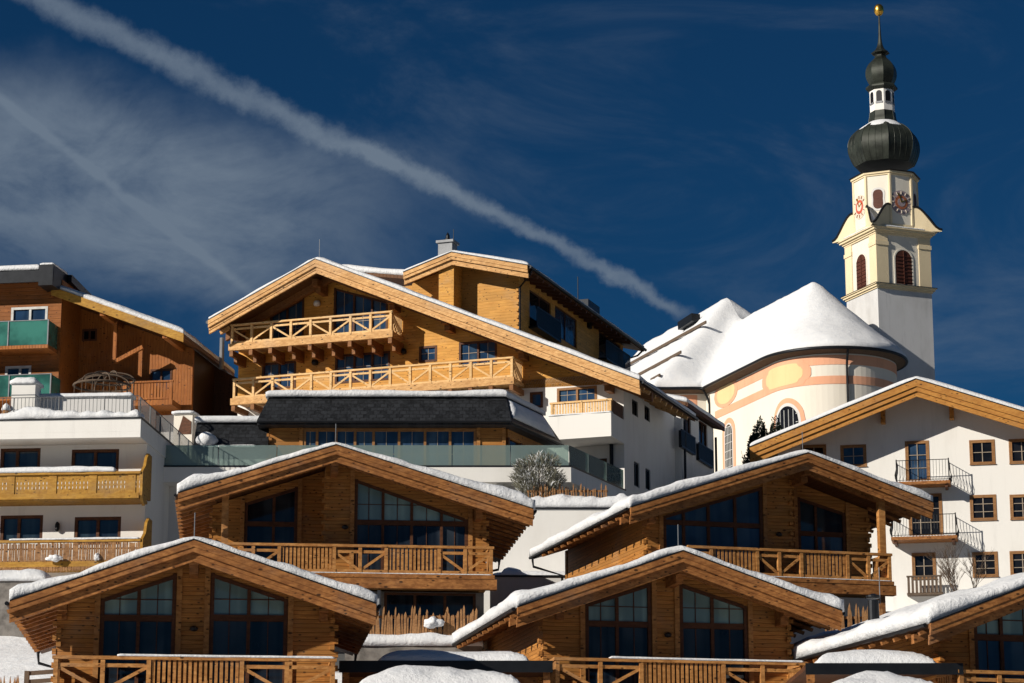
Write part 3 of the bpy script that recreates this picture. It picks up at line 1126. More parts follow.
up_f = F.uv(310, 341, -1.5)[1] - 0.05     # upper floor
up_1 = F.uv(310, 318, -1.5)[1]
lo_1 = F.uv(372, 368, -1.5)[1]
up_f = up_1 - 1.05
lo_f = lo_1 - 1.05
a = F.uv(334, 289); b = F.uv(388, 302)
bw = [
    ((ux(F, 334, 300), ux(F, 388, 300), up_f, F.uv(334, 288)[1], F.uv(388, 302)[1]), colsx(F, 0, (354, 372), 300)),
    (W4(F, 0, 262, 296, 362, 389), colsx(F, 0, (279,), 375)),
    (W4(F, 0, 335, 390, 353, 382), colsx(F, 0, (354, 372), 370)),
    (W4(F, 0, 419, 437, 346, 362), []),
    (W4(F, 0, 459, 497, 341, 366), colsx(F, 0, (478,), 355)),
    ((ux(F, 270, 320), ux(F, 304, 320), up_f, F.uv(270, 316)[1], F.uv(304, 297)[1]), colsx(F, 0, (287,), 320)),
]
outer = [(xL, zb), (xR, zb), (xR, rfb.z(xR) - 0.205), (pts[1][0], pts[1][1] - 0.205), (xL, rfb.z(xL) - 0.205)]
MB().plate(outer, 0, 0.25, [hole(w) for w, c in bw]).build('upper_wall', 'gold', big)
ww = W4(F, 0, 557, 597, 387, 403)
w2 = W4(F, 0, 530, 543, 392, 408)
w3 = W4(F, 0, 586, 607, 459, 476)
MB().plate([(xL + .02, -1.0), (xR, -1.0), (xR, zb - 0.003), (xL + .02, zb - 0.003)], 0.0, 0.25, [hole(ww), hole(w2), hole(w3)]).build('lower_wall', 'white', big)
for w, c in bw:
    window(big, w, 0.10, cols=c, panes=('pane_blue',), frame='wframe', muntin='tanbar', fw=0.11, bars=[w[2] + .55 * (min(w[3], w[4]) - w[2])])
for w, c in ((ww, colsx(F, 0, (577,), 395)), (w2, []), (w3, [])):
    window(big, w, 0.10, cols=c, panes=('pane_blue',), frame='wframe2' if w is ww else 'wframe', muntin='tanbar' if w is ww else None, fw=0.12, bars=[w[2] + .55 * (w[3] - w[2])])
# side wall
yS0 = 0.25
yS1 = F.yz(682, 440, xR)[0]


def WS(F, x, x0, x1, yt, yb):
    ya, yb_ = F.yz(x0, (yt + yb) / 2, x)[0], F.yz(x1, (yt + yb) / 2, x)[0]
    xm = (x0 + x1) / 2
    return (ya, yb_, F.yz(xm, yb, x)[1], F.yz(xm, yt, x)[1], F.yz(xm, yt, x)[1])


sidew = [WS(F, xR, 632, 638, 400, 416), WS(F, xR, 644.5, 650, 406, 421), WS(F, xR, 634, 639.5, 462, 487), WS(F, xR, 645.5, 650.5, 469, 490)]
swap = lambda x, y, z: (y, x, z)


def plate_side(outer, x0, x1, holes=()):
    return MB().plate(outer, x0, x1, holes, T=lambda a, t, b: (t, a, b))


plate_side([(yS0 + .002, -1), (yS1, -1), (yS1, rfb.z(xR) - 0.21), (yS0 + .002, rfb.z(xR) - 0.21)], xR - 0.25, xR - 0.0, [hole(w) for w in sidew]).build('side_wall', 'white', big)


def window_side(parent, w, x, frame='metal', pane='pane_black', s=1):
    ya, yb, z0, z1, _ = w
    m = MB()
    f = 0.09
    for a, b, c, d in ((ya, ya + f, z0, z1), (yb - f, yb, z0, z1), (ya + f, yb - f, z0, z0 + f), (ya + f, yb - f, z1 - f, z1), ((ya + yb) / 2 - .035, (ya + yb) / 2 + .035, z0 + f, z1 - f)):
        m.box(x - s * 0.16, x - s * 0.06, a, b, c, d)
    o = m.build('window', frame, parent)
    MB().box(x - s * 0.13, x - s * 0.11, ya + .04, yb - .04, z0 + .04, z1 - .04).build('pane', pane, o)
    return o


for w in sidew:
    window_side(big, w, xR)
MB().box(xL, xL + 0.25, 0.253, 6.5, -1, rfb.z(xL) - 0.21).build('side_wall', 'gold', big)
MB().box(xL + 0.26, xR - 0.26, 6.2, 6.4, -1, rfb.z(xR) - 0.3).build('rear_wall', 'white', big)
# purlins
for px_, py_, y0 in ((318, 272, -1.4), (235, 310, -1.3), (391, 300, -1.3), (446, 318, -1.3), (520, 352, -1.3), (606, 390, -1.3)):
    x = ux(F, px_, py_, -1.0)
    z = rfb.z(x) - 0.21 - 0.12
    MB().box(x - 0.15, x + 0.15, y0, -0.005, z - 0.36, z).box(x - 0.14, x + 0.14, y0 + 0.45, -0.005, z - 0.62, z - 0.363).build('purlin', 'corbel', big)
for s, x in ((-1, pts[0][0]), (1, pts[2][0])):
    xw = xL if s < 0 else xR
    for i in range(9):
        y = -OV + 0.5 + i * 0.95
        MB().bar((xw - s * 0.1, y, rfb.z(xw - s * 0.1) - 0.3), (x + s * 0.05, y, rfb.z(x + s * .05) - 0.3), 0.14, 0.18).build('rafter', 'goldb', big)
    zz = rfb.z(x)
    MB().tube([(x + s * 0.1, -OV, zz - .05), (x + s * .1, 7, zz - .08)], 0.09, 8).build('gutter', 'metal', big)
# upper balcony
xa, xb_ = ux(F, 232.5, 338, -1.5), ux(F, 391, 322, -1.5)
m = MB().box(xa - .1, xb_ + .1, -1.6, -0.005, up_f - 0.18, up_f - 0.02)
m.box(xa - .15, xb_ + .15, -1.66, -1.45, up_f - 0.36, up_f + 0.0)
bo = m.build('balcony', 'goldb', big)
xs = [xa + (xb_ - xa) * i / 8 for i in range(9)]
railing(bo, -1.5, xs, '\\/\\/\\/\\/', up_f, up_1, 'goldrail', post=0.13)
side_railing(bo, xb_, -1.4, -0.05, up_f, up_1, 'goldrail')
for i in range(9):
    x = xs[i]
    MB().box(x - .1, x + .1, -1.62, -0.01, up_f - 0.66, up_f - 0.363).box(x - .09, x + .09, -1.1, -0.01, up_f - 0.95, up_f - 0.664).build('corbel', 'corbel', bo)
# lower balcony
xa, xb_ = ux(F, 234.5, 390, -1.5), ux(F, 512, 365, -1.5)
m = MB().box(xa - .1, xb_ + .1, -1.6, -0.005, lo_f - 0.18, lo_f - 0.02)
m.box(xa - .15, xb_ + .15, -1.66, -1.45, lo_f - 0.36, lo_f)
bo = m.build('balcony', 'goldb', big)
xs = [xa + (xb_ - xa) * i / 14 for i in range(15)]
railing(bo, -1.5, xs, '\\/' * 7, lo_f, lo_1, 'goldrail', post=0.13)
side_railing(bo, xb_, -1.4, -0.05, lo_f, lo_1, 'goldrail')
for i in range(15):
    x = xs[i]
    MB().box(x - .1, x + .1, -1.62, -0.01, lo_f - 0.66, lo_f - 0.363).build('corbel', 'corbel', bo)
# lamps by the doors
for px_, py_ in ((318, 307), (404, 355), (316, 366)):
    x, z = F.uv(px_, py_)
    MB().lathe([(0.05, 0), (0.16, 0.04), (0.19, 0.16), (0.15, 0.28), (0.04, 0.32)], 12, (x, -0.14, z)).build('wall_lamp', 'lampglass' if px_ == 318 else 'metal', big, True)
rod(big, pts[1][0], -OV + .4, pts[1][1] + .3, 0.9)
# white loggia balcony at the right
D = -2.2
xa, za = F.uv(549, 413, D)
xb_, zb2 = F.uv(611, 412, D)
ztop = zb2
zbot = F.uv(611, 436, D)[1]
m = MB().box(xa, xb_, D, -0.005, zbot, ztop)
lg = m.build('loggia', 'white', big)
xs = lin(xa + .1, xb_ - .1, 1.1)
zr = F.uv(606, 399, D + .3)[1]
railing(lg, D + .3, [xa + .06] + xs[1:-1] + [xb_ - .12], 's' * (len(xs) - 1), ztop - 0.02, zr, 'goldrail', post=0.1)
snow_sheet(lambda u, v: (u, v, ztop), edged(xa + 0.02, xb_ - .02, .4), lin(D + .02, D + .26, .08), 0.10, 21, edge=.1).build('ledge_snow', 'snow', lg, True)
plate_side([(D + .35, ztop + .003), (-0.01, ztop + .003), (-0.01, zr), (D + .35, zr)], xb_ - .16, xb_ - .08).build('side_panel', 'wframe', lg)
x, z = F.uv(611, 441, -0.2)
MB().tube([(x, -0.15, zbot), (x, -0.15, 0.5)], 0.10, 10).build('downpipe', 'metal', big)
MB().box(xR - 4.2, xR - 3.9, D + .3, -0.01, 0, zbot - .004).build('loggia_pier', 'white', big)

# ------------------------------------------------------------------ white rear house beyond its side wall
rear_white = F.root('rear_house', 'narrow white house with black balcony boxes, in front of the church', 'house')
xw = xR + 0.35
y0, y1 = F.yz(681, 440, xw)[0], F.yz(714, 460, xw)[0]
zE0 = F.yz(688, 408, xw + .7)[1]
dw = [WS(F, xw, 684, 691, 412, 440), WS(F, xw, 699, 707.5, 422, 452)]
plate_side([(y0, -1), (y1, -1), (y1, zE0 + .3), (y0, zE0 + .3)], xw - .25, xw, [hole(w) for w in dw]).build('side_wall', 'white', rear_white)
MB().box(xw - 6, xw - .253, y0, y0 + .25, -1, zE0 - .22).build('front_wall', 'white', rear_white)
MB().box(xw - 6, xw - .253, y1 - .25, y1, -1, zE0 - .22).build('rear_wall', 'white', rear_white)
for w in dw:
    window_side(rear_white, w, xw, 'wframe', 'pane_black')
for x0, x1, yt, yb in ((681.5, 695, 429, 451), (699, 713, 441, 464)):
    w = WS(F, xw + .17, x0, x1, yt, yb)
    ya, ye, zl_, zh_, _ = w
    zh_ = zl_ + .9
    m = MB().box(xw + .02, xw + .2, ya, ye, zl_, zl_ + .1)
    bo = m.build('balcony', 'metal', rear_white)
    mm = MB()
    n = 14
    for i in range(n + 1):
        c = ya + (ye - ya) * i / n
        mm.box(xw + .15, xw + .19, c - .05, c + .05, zl_ + .1, zh_)
    mm.box(xw + .13, xw + .21, ya, ye, zh_, zh_ + .06)
    mm.box(xw + .02, xw + .13, ya, ya + .05, zl_ + .1, zh_)
    mm.build('slat_panel', 'metal', bo)
rr = Roof([(xw - 6, zE0 + 2.2), (xw + .5, zE0 + .45)], y0 - .4, y1 + .5)
ro = rr.slab(.2).build('roof', 'soffit', rear_white)
rr.snow(.3, 17, step=.6).build('snow_cover', 'snowroof', ro, True)
MB().tube([(xw + .15, y0 + .2, zE0 - .2), (xw + .15, y0 + .2, 0)], .07, 8).build('downpipe', 'metal', rear_white)
MB().box(xw + .42, xw + .52, y0 - .4, y1 + .5, zE0 + .23, zE0 + .43).build('fascia_board', 'wframe', rear_white)
MB().tube([(xw + .15, y1 - .1, zE0 - .2), (xw + .15, y1 - .1, 0)], .07, 8).build('downpipe', 'metal', rear_white)

# ------------------------------------------------------------------ tall timber block behind
F = Fr(448, 330, 135, 20.0, zt(135) - 1)
tall = F.root('hillside_house', 'tall timber house with metal chimney, rising behind the wide golden one', 'house', 'golden timber buildings above the terrace')
OV = 1.5
pts = [F.uv(404, 273, -OV), F.uv(452, 253, -OV), F.uv(528, 266, -OV)]
xRr, xLr = ux(F, 519, 300), ux(F, 412, 300)
sl = (pts[1][1] - pts[2][1]) / (pts[2][0] - pts[1][0])
rt = Roof(pts, -OV, F.yz(644, 344, pts[2][0])[0])
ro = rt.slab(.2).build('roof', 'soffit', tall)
rt.snow(.3, 12, step=.7).build('snow_cover', 'snowroof', ro, True)
rt.boards(tall, 'goldb', [(-.01, .21, -OV - .12, -OV - .005), (.20, .38, -OV - .08, -OV - .004), (.36, .66, -OV + .04, -OV + .15)])
m = MB()
for (x0, z0), (x1, z1) in zip(pts, pts[1:]):
    m.plate([(x0, z0 + .015), (x1, z1 + .015), (x1, z1 + .06), (x0, z0 + .06)], -OV - .15, -OV - .02)
m.build('verge_flashing', 'metal', ro)
outer = [(xLr, 0), (xRr, 0), (xRr, rt.z(xRr) - .205), (pts[1][0], pts[1][1] - .205), (xLr, rt.z(xLr) - .205)]
MB().plate(outer, 0, .25).build('front_wall', 'rear', tall)
yE = rt.y1 - 1.0
tw = [WS(F, xRr, 529.5, 551, 296, 334), WS(F, xRr, 555, 577, 312, 342), WS(F, xRr, 599, 621, 338, 366)]
plate_side([(.253, 0), (yE, 0), (yE, rt.z(xRr) - .21), (.253, rt.z(xRr) - .21)], xRr - .25, xRr, [hole(w) for w in tw]).build('side_wall', 'rear', tall)
for w in tw:
    window_side(tall, w, xRr, 'wframe', 'pane_blue' if w is tw[1] else 'pane_black')
for w in (tw[0], tw[2]):
    ya, ye, zl_, zh_, _ = w
    m = MB().box(xRr + .01, xRr + .55, ya - .2, ye + .2, zl_ - .1, zl_)
    bo = m.build('balcony', 'metal', tall)
    mm = MB()
    n = 24
    for i in range(n + 1):
        c = ya - .2 + (ye - ya + .4) * i / n
        mm.box(xRr + .5, xRr + .53, c - .045, c + .045, zl_, zl_ + 1.05)
    mm.box(xRr + .48, xRr + .55, ya - .2, ye + .2, zl_ + 1.05, zl_ + 1.11)
    mm.build('slat_panel', 'metal', bo)
x, z = F.yz(588, 326, xRr)
MB().box(xRr + .005, xRr + .2, x - .2, x + .2, z - .15, z + .2).build('wall_lamp', 'metal', tall)
MB().box(xLr, xLr + .25, .253, yE, 0, rt.z(xLr) - .21).build('side_wall', 'rear', tall)
MB().box(xLr + .26, xRr - .26, yE - .3, yE - .05, 0, rt.z(xRr) - .3).build('rear_wall', 'rear', tall)
# wooden shaft in front of the gable
sx0, sx1 = ux(F, 439, 300, -1.2), ux(F, 454, 300, -1.2)
MB().box(sx0, sx1, -1.25, -.005, 0, rt.z((sx0 + sx1) / 2) - .25).build('chimney_shaft', 'gold', tall)
# eaves
for i in range(20):
    y = -OV + .5 + i * .95
    if y < rt.y1 - .3:
        x = pts[2][0]
        MB().bar((xRr - .1, y, rt.z(xRr) - .3), (x + .05, y, rt.z(x) - .3), .14, .16).build('rafter', 'wframe', tall)
x = pts[2][0]
MB().tube([(x + .1, -OV, rt.z(x) - .05), (x + .1, rt.y1, rt.z(x) - .1)], .09, 8).build('gutter', 'metal', tall)
MB().tube([(x + .1, -OV + .4, rt.z(x) - .1), (x - .1, -OV + .5, rt.z(x) - .4), (xRr + .12, -.2, rt.z(x) - .8), (xRr + .12, -.2, 0)], .06, 8).build('downpipe', 'metal', tall)
MB().tube([(x + .1, rt.y1 - .3, rt.z(x) - .1), (x - .3, rt.y1 - .4, rt.z(x) - .5), (xRr + .1, yE - .1, rt.z(x) - .9), (xRr + .1, yE - .1, 0)], .06, 8).build('downpipe', 'metal', tall)
log_ends(tall, xRr, 0, rt.z(xRr) - 4.5, rt.z(xRr) - .6, 1, 'rear')
# chimney on the ridge
cx, cz = F.uv(447, 250, 0.8)
m = MB().box(cx - .42, cx + .42, .5, 1.3, pts[1][1] - .3, cz + .35).box(cx - .52, cx + .52, .4, 1.4, cz + .36, cz + .5)
ch = m.build('chimney', 'grey', tall)
MB().lathe([(.2, 0), (.2, .15), (.12, .2), (.12, .35), (.02, .55)], 10, (cx, .9, cz + .5)).build('chimney_cap', 'metal', ch)
MB().tube([(cx + .35, .9, cz + .4), (cx + .35, .9, cz + 1.2)], .02, 6).build('lightning_rod', 'metal', ch)
# roof hatch and rods on the right slope
yy = F.yz(580, 288, pts[2][0] - 1.0)[0]
xh = pts[2][0] - 1.0
MB().box(xh - .6, xh + .5, yy, yy + 2.2, rt.z(xh) - .1, rt.z(xh) + .75).build('roof_hatch', 'metal', tall)
MB().tube([(xh - .2, yy + .2, rt.z(xh) + .7), (xh - .2, yy + .2, rt.z(xh) + 2.2)], .03, 6).build('antenna', 'metal', tall)
# low link roof on the left
lx0, lz = F.uv(342, 272, 1.0)
lx1 = xLr + .3
lr = Roof([(lx0, lz), (lx1, F.uv(404, 280, 1.0)[1])], .6, 5)
lo_ = lr.slab(.2).build('link_roof', 'soffit', tall)
lr.snow(.42, 31, step=.6).build('snow_cover', 'snowroof', lo_, True)
MB().box(lx0 + .5, lx1, .9, 1.1, 0, lz - 1.2).build('link_wall', 'rear', tall)

# ------------------------------------------------------------------ slate roofed pavilion with glass terrace
F = Fr(400, 440, 112, 0.0, zt(106) - 1)
pav = F.root('slate_roofed_house', 'low timber house with black shingle roof and wide window band behind glass', 'house')
xa, xb_ = ux(F, 269, 440), ux(F, 506, 440)
zE = F.uv(400, 422, -.8)[1]      # eave underside
zT = F.uv(400, 397, .3)[1]
zD = F.uv(400, 467, -5)[1]       # terrace deck level
rc = Vector((math.sin(R(23)), math.cos(R(23))))
LD = 5.0
wb = (ux(F, 300), ux(F, 476), zD + .15, F.uv(400, 428.5)[1], F.uv(400, 428.5)[1])
MB().plate([(xa, zD - 3), (xb_, zD - 3), (xb_, zE), (xa, zE)], 0, .25, [hole(wb)]).build('front_wall', 'pav', pav)
cs = [317, 336, 355, 373.5, 399, 425, 450]
window(pav, wb, .1, cols=colsx(F, 0, cs, 440), panes=('pane_blue',), frame='wframe2', muntin='tanbar', fw=.13, bars=[wb[2] + 1.35])
log_ends(pav, xa, 0, zD, zE, -1, 'pav')
for x in (wb[0] - .09, wb[1] + .09, xb_ - .1):
    MB().box(x - .08, x + .08, -.06, -.004, zD, zE).build('jamb_post', 'rail', pav)
# right hand wall runs back obliquely: posts and dark glazing
p0 = Vector((xb_, 0.0)); p1 = p0 + rc * LD


def quadwall(p, q, z0, z1, t, off=0.0):
    d = (q - p).normalized()
    n = Vector((d.y, -d.x))
    a, b = p + n * off, q + n * off
    c, e = b - n * t, a - n * t
    vs = [(v.x, v.y, z) for z in (z0, z1) for v in (a, b, c, e)]
    return MB().add(vs, [(0, 1, 2, 3), (4, 7, 6, 5), (0, 4, 5, 1), (1, 5, 6, 2), (2, 6, 7, 3), (3, 7, 4, 0)])


quadwall(p0 + rc * .26, p1, zD - 3, zD + .3, .22, -.02).build('side_wall', 'pav', pav)
quadwall(p0 + rc * .26, p1, zE - .5, zE, .22, -.02).build('side_wall', 'pav', pav)
quadwall(p0 + rc * .3, p1, zD + .3, zE - .5, .04, -.15).build('side_glazing', 'pane_black', pav)
for i in range(4):
    q = p0 + rc * (.3 + i * 1.5)
    quadwall(q, q + rc * .16, zD + .303, zE - .503, .18, 0).build('mullion', 'wframe', pav)
MB().box(xa, xa + .25, .253, 5, zD - 3, zE).build('side_wall', 'pav', pav)
# mansard
ex0, ex1 = ux(F, 257, 423, -.8), ux(F, 511, 421, -.8)
tx0, tx1 = ux(F, 269, 396, .35), ux(F, 506, 395, .35)
back = LD + .4
E = [Vector((ex0, -.8, zE + .1)), Vector((ex1, -.8, zE + .1)), Vector((ex1 + rc.x * (back + .8), -.8 + rc.y * (back + .8), zE + .1)), Vector((ex0, back, zE + .1))]
T = [Vector((tx0, .35, zT)), Vector((tx1, .35, zT)), Vector((tx1 + rc.x * (back - 1), .35 + rc.y * (back - 1), zT)), Vector((tx0, back - .6, zT))]
vs = [tuple(p) for p in E + T] + [(p.x, p.y, p.z - .22) for p in E]
fs = [(0, 1, 5, 4), (1, 2, 6, 5), (2, 3, 7, 6), (3, 0, 4, 7), (4, 5, 6, 7), (8, 11, 10, 9), (0, 8, 9, 1), (1, 9, 10, 2), (2, 10, 11, 3), (3, 11, 8, 0)]
ro = MB().add(vs, fs).build('roof', 'slate', pav)
m = MB()
for p, q in ((E[0], E[1]), (E[1], E[2])):
    m.tube([p + Vector((0, -.06, -.10)), q + Vector((.06, -.06, -.10))], .06, 8)
m.build('gutter', 'metal', ro)
snow_sheet(lambda u, v: (u + rc.x / rc.y * max(v - .35, 0) * ((u - tx0) / (tx1 - tx0)), v, zT), edged(tx0 - .1, tx1 + .05, .5), edged(.2, back - .8, .8), .36, 41, edge=.35, side=.6).build('snow_cover', 'snowroof', ro, True)
# snow lying on the oblique slope
def obl(u, v):
    a = E[1].lerp(E[2], u); b = T[1].lerp(T[2], u)
    p = a.lerp(b, v)
    return p
us = [i / 24 * .86 + .04 for i in range(25)]
vv = [.12 + i / 10 * .78 for i in range(11)]
nrm = (E[2] - E[1]).cross(T[1] - E[1]).normalized()
if nrm.z < 0: nrm = -nrm
top, bot = [], []
for v in vv:
    for u in us:
        d = min(u - us[0], us[-1] - u, (v - vv[0]) * .3, (vv[-1] - v) * .3)
        h = .05 + .13 * min(1, max(d, 0) / .05) * (1 + .3 * nz1(u * 9, v * 5, 2))
        p = obl(u + (0.02 * nz1(u * 20, v * 9, 1)), v)
        top.append(tuple(p + nrm * h)); bot.append(tuple(p + nrm * .004))
n = len(top); nu = len(us); fs = []
for j in range(len(vv) - 1):
    for i in range(nu - 1):
        a = j * nu + i
        fs += [(a, a + 1, a + nu + 1, a + nu), (a + n, a + nu + n, a + nu + 1 + n, a + 1 + n)]
ring = list(range(nu)) + [j * nu + nu - 1 for j in range(1, len(vv))] + [(len(vv) - 1) * nu + i for i in range(nu - 2, -1, -1)] + [j * nu for j in range(len(vv) - 2, 0, -1)]
for a, b in zip(ring, ring[1:] + ring[:1]):
    fs.append((a, a + n, b + n, b))
MB().add(top + bot, fs).build('slope_snow', 'snow', ro, True)
# lower slate roof to the left
sx0, sx1 = ux(F, 193, 447, -.5), ux(F, 268, 447, -.5)
z0, z1 = F.uv(230, 447, -.5)[1], F.uv(230, 423, .6)[1]
m = MB().plate([(-.5, z0), (.6, z1), (6, z1), (6, z0)], sx0, sx1 - .02, T=lambda a, t, b: (t, a, b))
lo2 = m.build('low_roof', 'slate', pav)
snow_sheet(lambda u, v: (u, v, z1), edged(sx0 - .05, sx1 - .1, .4), edged(.45, 5, .6), .38, 43, edge=.35, side=.6).build('snow_cover', 'snowroof', lo2, True)
bm_ = MB()
cx_, cz_ = F.uv(206, 441, -.45)
for k_, (dx_, r_) in enumerate(((-.22, .26), (0, .40), (.2, .30), (.36, .18))):
    bm_.lathe([(r_ * math.sin(t_), r_ * .9 * -math.cos(t_)) for t_ in [.15 + 2.9 * q / 9 for q in range(10)]], 12, (cx_ + dx_, -.40 + .05 * k_, cz_ + r_ * .2))
bm_.build('snow_lump', 'snow', lo2, True)
snow_sheet(lambda u, v: (u, v, z0 + (v + .5) * (z1 - z0) / 1.1), edged(sx0 + .5, sx1 - .6, .3), lin(-.5, -.40, .05), .05, 46, edge=.08, side=.5).build('edge_snow', 'snow', lo2, True)
MB().box(sx0 + .3, sx1 - .05, .05, 5.8, zD - 3, z0 - .002).build('low_wall', 'white2', pav)
# terrace
ty = -5.0
X0, X1 = ux(F, 158, 470, ty), ux(F, 571, 470, ty)
q0 = Vector((X1, ty)); LQ = 6.8
q1 = q0 + rc * LQ
zS = F.uv(450, 482, ty)[1]
vs = [(X0, ty), (X1, ty), (q1.x, q1.y), (q1.x - 3, q1.y), (X0, 2)]
n = len(vs)
slab = MB().add([(x, y, zS) for x, y in vs] + [(x, y, zD) for x, y in vs], [tuple(range(n))[::-1], tuple(range(n, 2 * n))] + [(i, (i + 1) % n, (i + 1) % n + n, i + n) for i in range(n)])
ter = slab.build('terrace', 'white', pav)
ww_ = MB().box(X0 + .3, X1 - 1.2, ty + 1.2, ty + 1.5, -2, zS - .003)
ww_.build('terrace_wall', 'white2', pav)
quadwall(Vector((X1 - 1.2, ty + 1.203)), Vector((X1 - 1.2, ty + 1.203)) + rc * (LQ - 2), -2, zS - .003, .3).build('terrace_wall', 'white2', pav)
# glass panes
gx = lin(X0 + .05, X1 - .08, 2.4)
for a, b in zip(gx, gx[1:]):
    MB().box(a + .015, b - .015, ty + .10, ty + .125, zD + .02, zD + .98).build('glass_panel', 'glass', ter)
MB().box(X0, X1, ty - .02, ty + .16, zD + .003, zD + .07).build('glass_shoe', 'metal', ter)
for i in range(3):
    a = q0 + rc * (.1 + i * 2.24); b = q0 + rc * (2.3 + i * 2.24)
    quadwall(a, b, zD + .02, zD + .98, .025, -.1).build('glass_panel', 'glass', ter)
quadwall(q0 + rc * .2, q1, zD + .003, zD + .07, .2, .02).build('glass_shoe', 'metal', ter)
MB().box(ux(F, 497, 487, ty + .5), ux(F, 503, 487, ty + .5), ty + .3, ty + .8, -2, zS - .004).build('terrace_pier', 'white', pav)

# ------------------------------------------------------------------ white hotel on the left
F = Fr(80, 500, 104, 4.8, zt(98) - 2)
hot = F.root('hotel', 'white hotel with ochre carved balconies and a snowy roof terrace behind iron rails', 'hotel')
PD = -1.5
XL = ux(F, -70, 480)
XR = ux(F, 146, 480)
zP0, zP1 = F.uv(80, 438, PD)[1], F.uv(80, 419.5, PD)[1]
xP = ux(F, 140, 430, PD)
yB = 11.0
wins_h = [(W4(F, 0, -40, -5, 448, 470), [ux(F, -22, 460)]), (W4(F, 0, 0, 40.5, 448, 474), [ux(F, 17, 460)]), (W4(F, 0, 71, 119, 449, 478), [ux(F, 95, 460)]),
          (W4(F, 0, -40, -8, 515, 541), [ux(F, -22, 530)]), (W4(F, 0, 0, 43, 515, 543), [ux(F, 18.5, 530)]), (W4(F, 0, 74, 121, 516.5, 545), [ux(F, 97.5, 530)])]
MB().plate([(XL, -1), (XR, -1), (XR, zP0 - .003), (XL, zP0 - .003)], 0, .3, [hole(w) for w, c in wins_h]).build('front_wall', 'white', hot)
MB().box(XR - .3, XR, .303, yB, -1, zP0 - .003).build('side_wall', 'white', hot)
MB().box(XL, XR, yB - .3, yB - .003, -1, zP0 - .003).build('rear_wall', 'white', hot) if False else None
for w, c in wins_h:
    wo = window(hot, w, .14, cols=c, panes=('curtain_dark',), frame='wframe', fw=.14, muntin=None)
# parapet of the roof terrace
pp = MB()
pp.box(XL, max(xP, XR) + .02, PD, yB, zP0, zP0 + .25)
pp.box(XL, max(xP, XR) + .02, PD, PD + .25, zP0 + .252, zP1)
pp.box(max(xP, XR) + .02 - .25, max(xP, XR) + .02, PD + .252, yB, zP0 + .252, zP1)
par = pp.build('terrace_parapet', 'white', hot)
xE = max(xP, XR) + .02
MB().box(XL, xE + .05, PD - .05, PD + .29, zP1 + .002, zP1 + .06).box(xE - .29, xE + .05, PD + .295, yB, zP1 + .002, zP1 + .06).build('coping', 'metal', par)
snow_sheet(lambda u, v: (u, v, zP1 + .06), edged(XL, xE - .1, .11), lin(PD - .02, PD + .9, .1), .36, 51, edge=.15, side=.6, amp=1.3).build('snow_cover', 'snow', par, True)
MB().box(XL, xE - .3, PD + .3, yB - .1, zP0 + .253, zP0 + .6).build('terrace_snow', 'snow', par)
# iron railing of bars
zr0, zr1 = zP1 + .06, zP1 + 1.0


def iron_rail(p, q, name='iron_railing', step=.16):
    m = MB()
    p, q = Vector(p), Vector(q)
    L = (q - p).length
    n = int(L / step)
    for i in range(n + 1):
        a = p.lerp(q, i / n)
        r = .012 if i % 12 else .028
        m.tube([(a.x, a.y, zr0), (a.x, a.y, zr1)], r, 5)
    for z in (zr0 + .15, zr1):
        m.tube([(p.x, p.y, z), (q.x, q.y, z)], .018, 5)
    return m.build(name, 'railmetal', par)


iron_rail((XL, PD + .15, 0), (xE - .15, PD + .15, 0))
iron_rail((xE - .15, PD + .4, 0), (xE - .15, yB - .2, 0))
# low snow capped wall on the terrace behind the rail
wx0, wx1 = ux(F, 37, 400, 1.2), ux(F, 131, 400, 1.2)
wz0, wz1 = F.uv(80, 412, 1.2)[1] - 1, F.uv(80, 398, 1.2)[1]
lw = MB().box(wx0, wx1, 1.2, 1.7, wz0, wz1).build('terrace_wall', 'white2', hot)
snow_sheet(lambda u, v: (u, v, wz1), edged(wx0 - .05, wx1 + .05, .4), lin(1.15, 1.75, .08), .26, 53, edge=.25).build('snow_cover', 'snow', lw, True)
# white pillar (flue) with snow hood
a0, zt0 = F.uv(12, 384, .4)
a1 = ux(F, 35, 395, .4)
pl = MB().box(a0, a1, .4, 1.3, zP0 + .3, zt0).build('flue_pillar', 'white', hot)
MB().box(a0 - .02, a1 + .02, .38, 1.32, zt0 - .50, zt0 - .47).build('joint_band', 'grey', pl)
snow_sheet(lambda u, v: (u, v, zt0), edged(a0 - .05, a1 + .06, .1), edged(.35, 1.35, .1), .34, 54, edge=.4, side=.35).build('snow_cover', 'snow', pl, True)
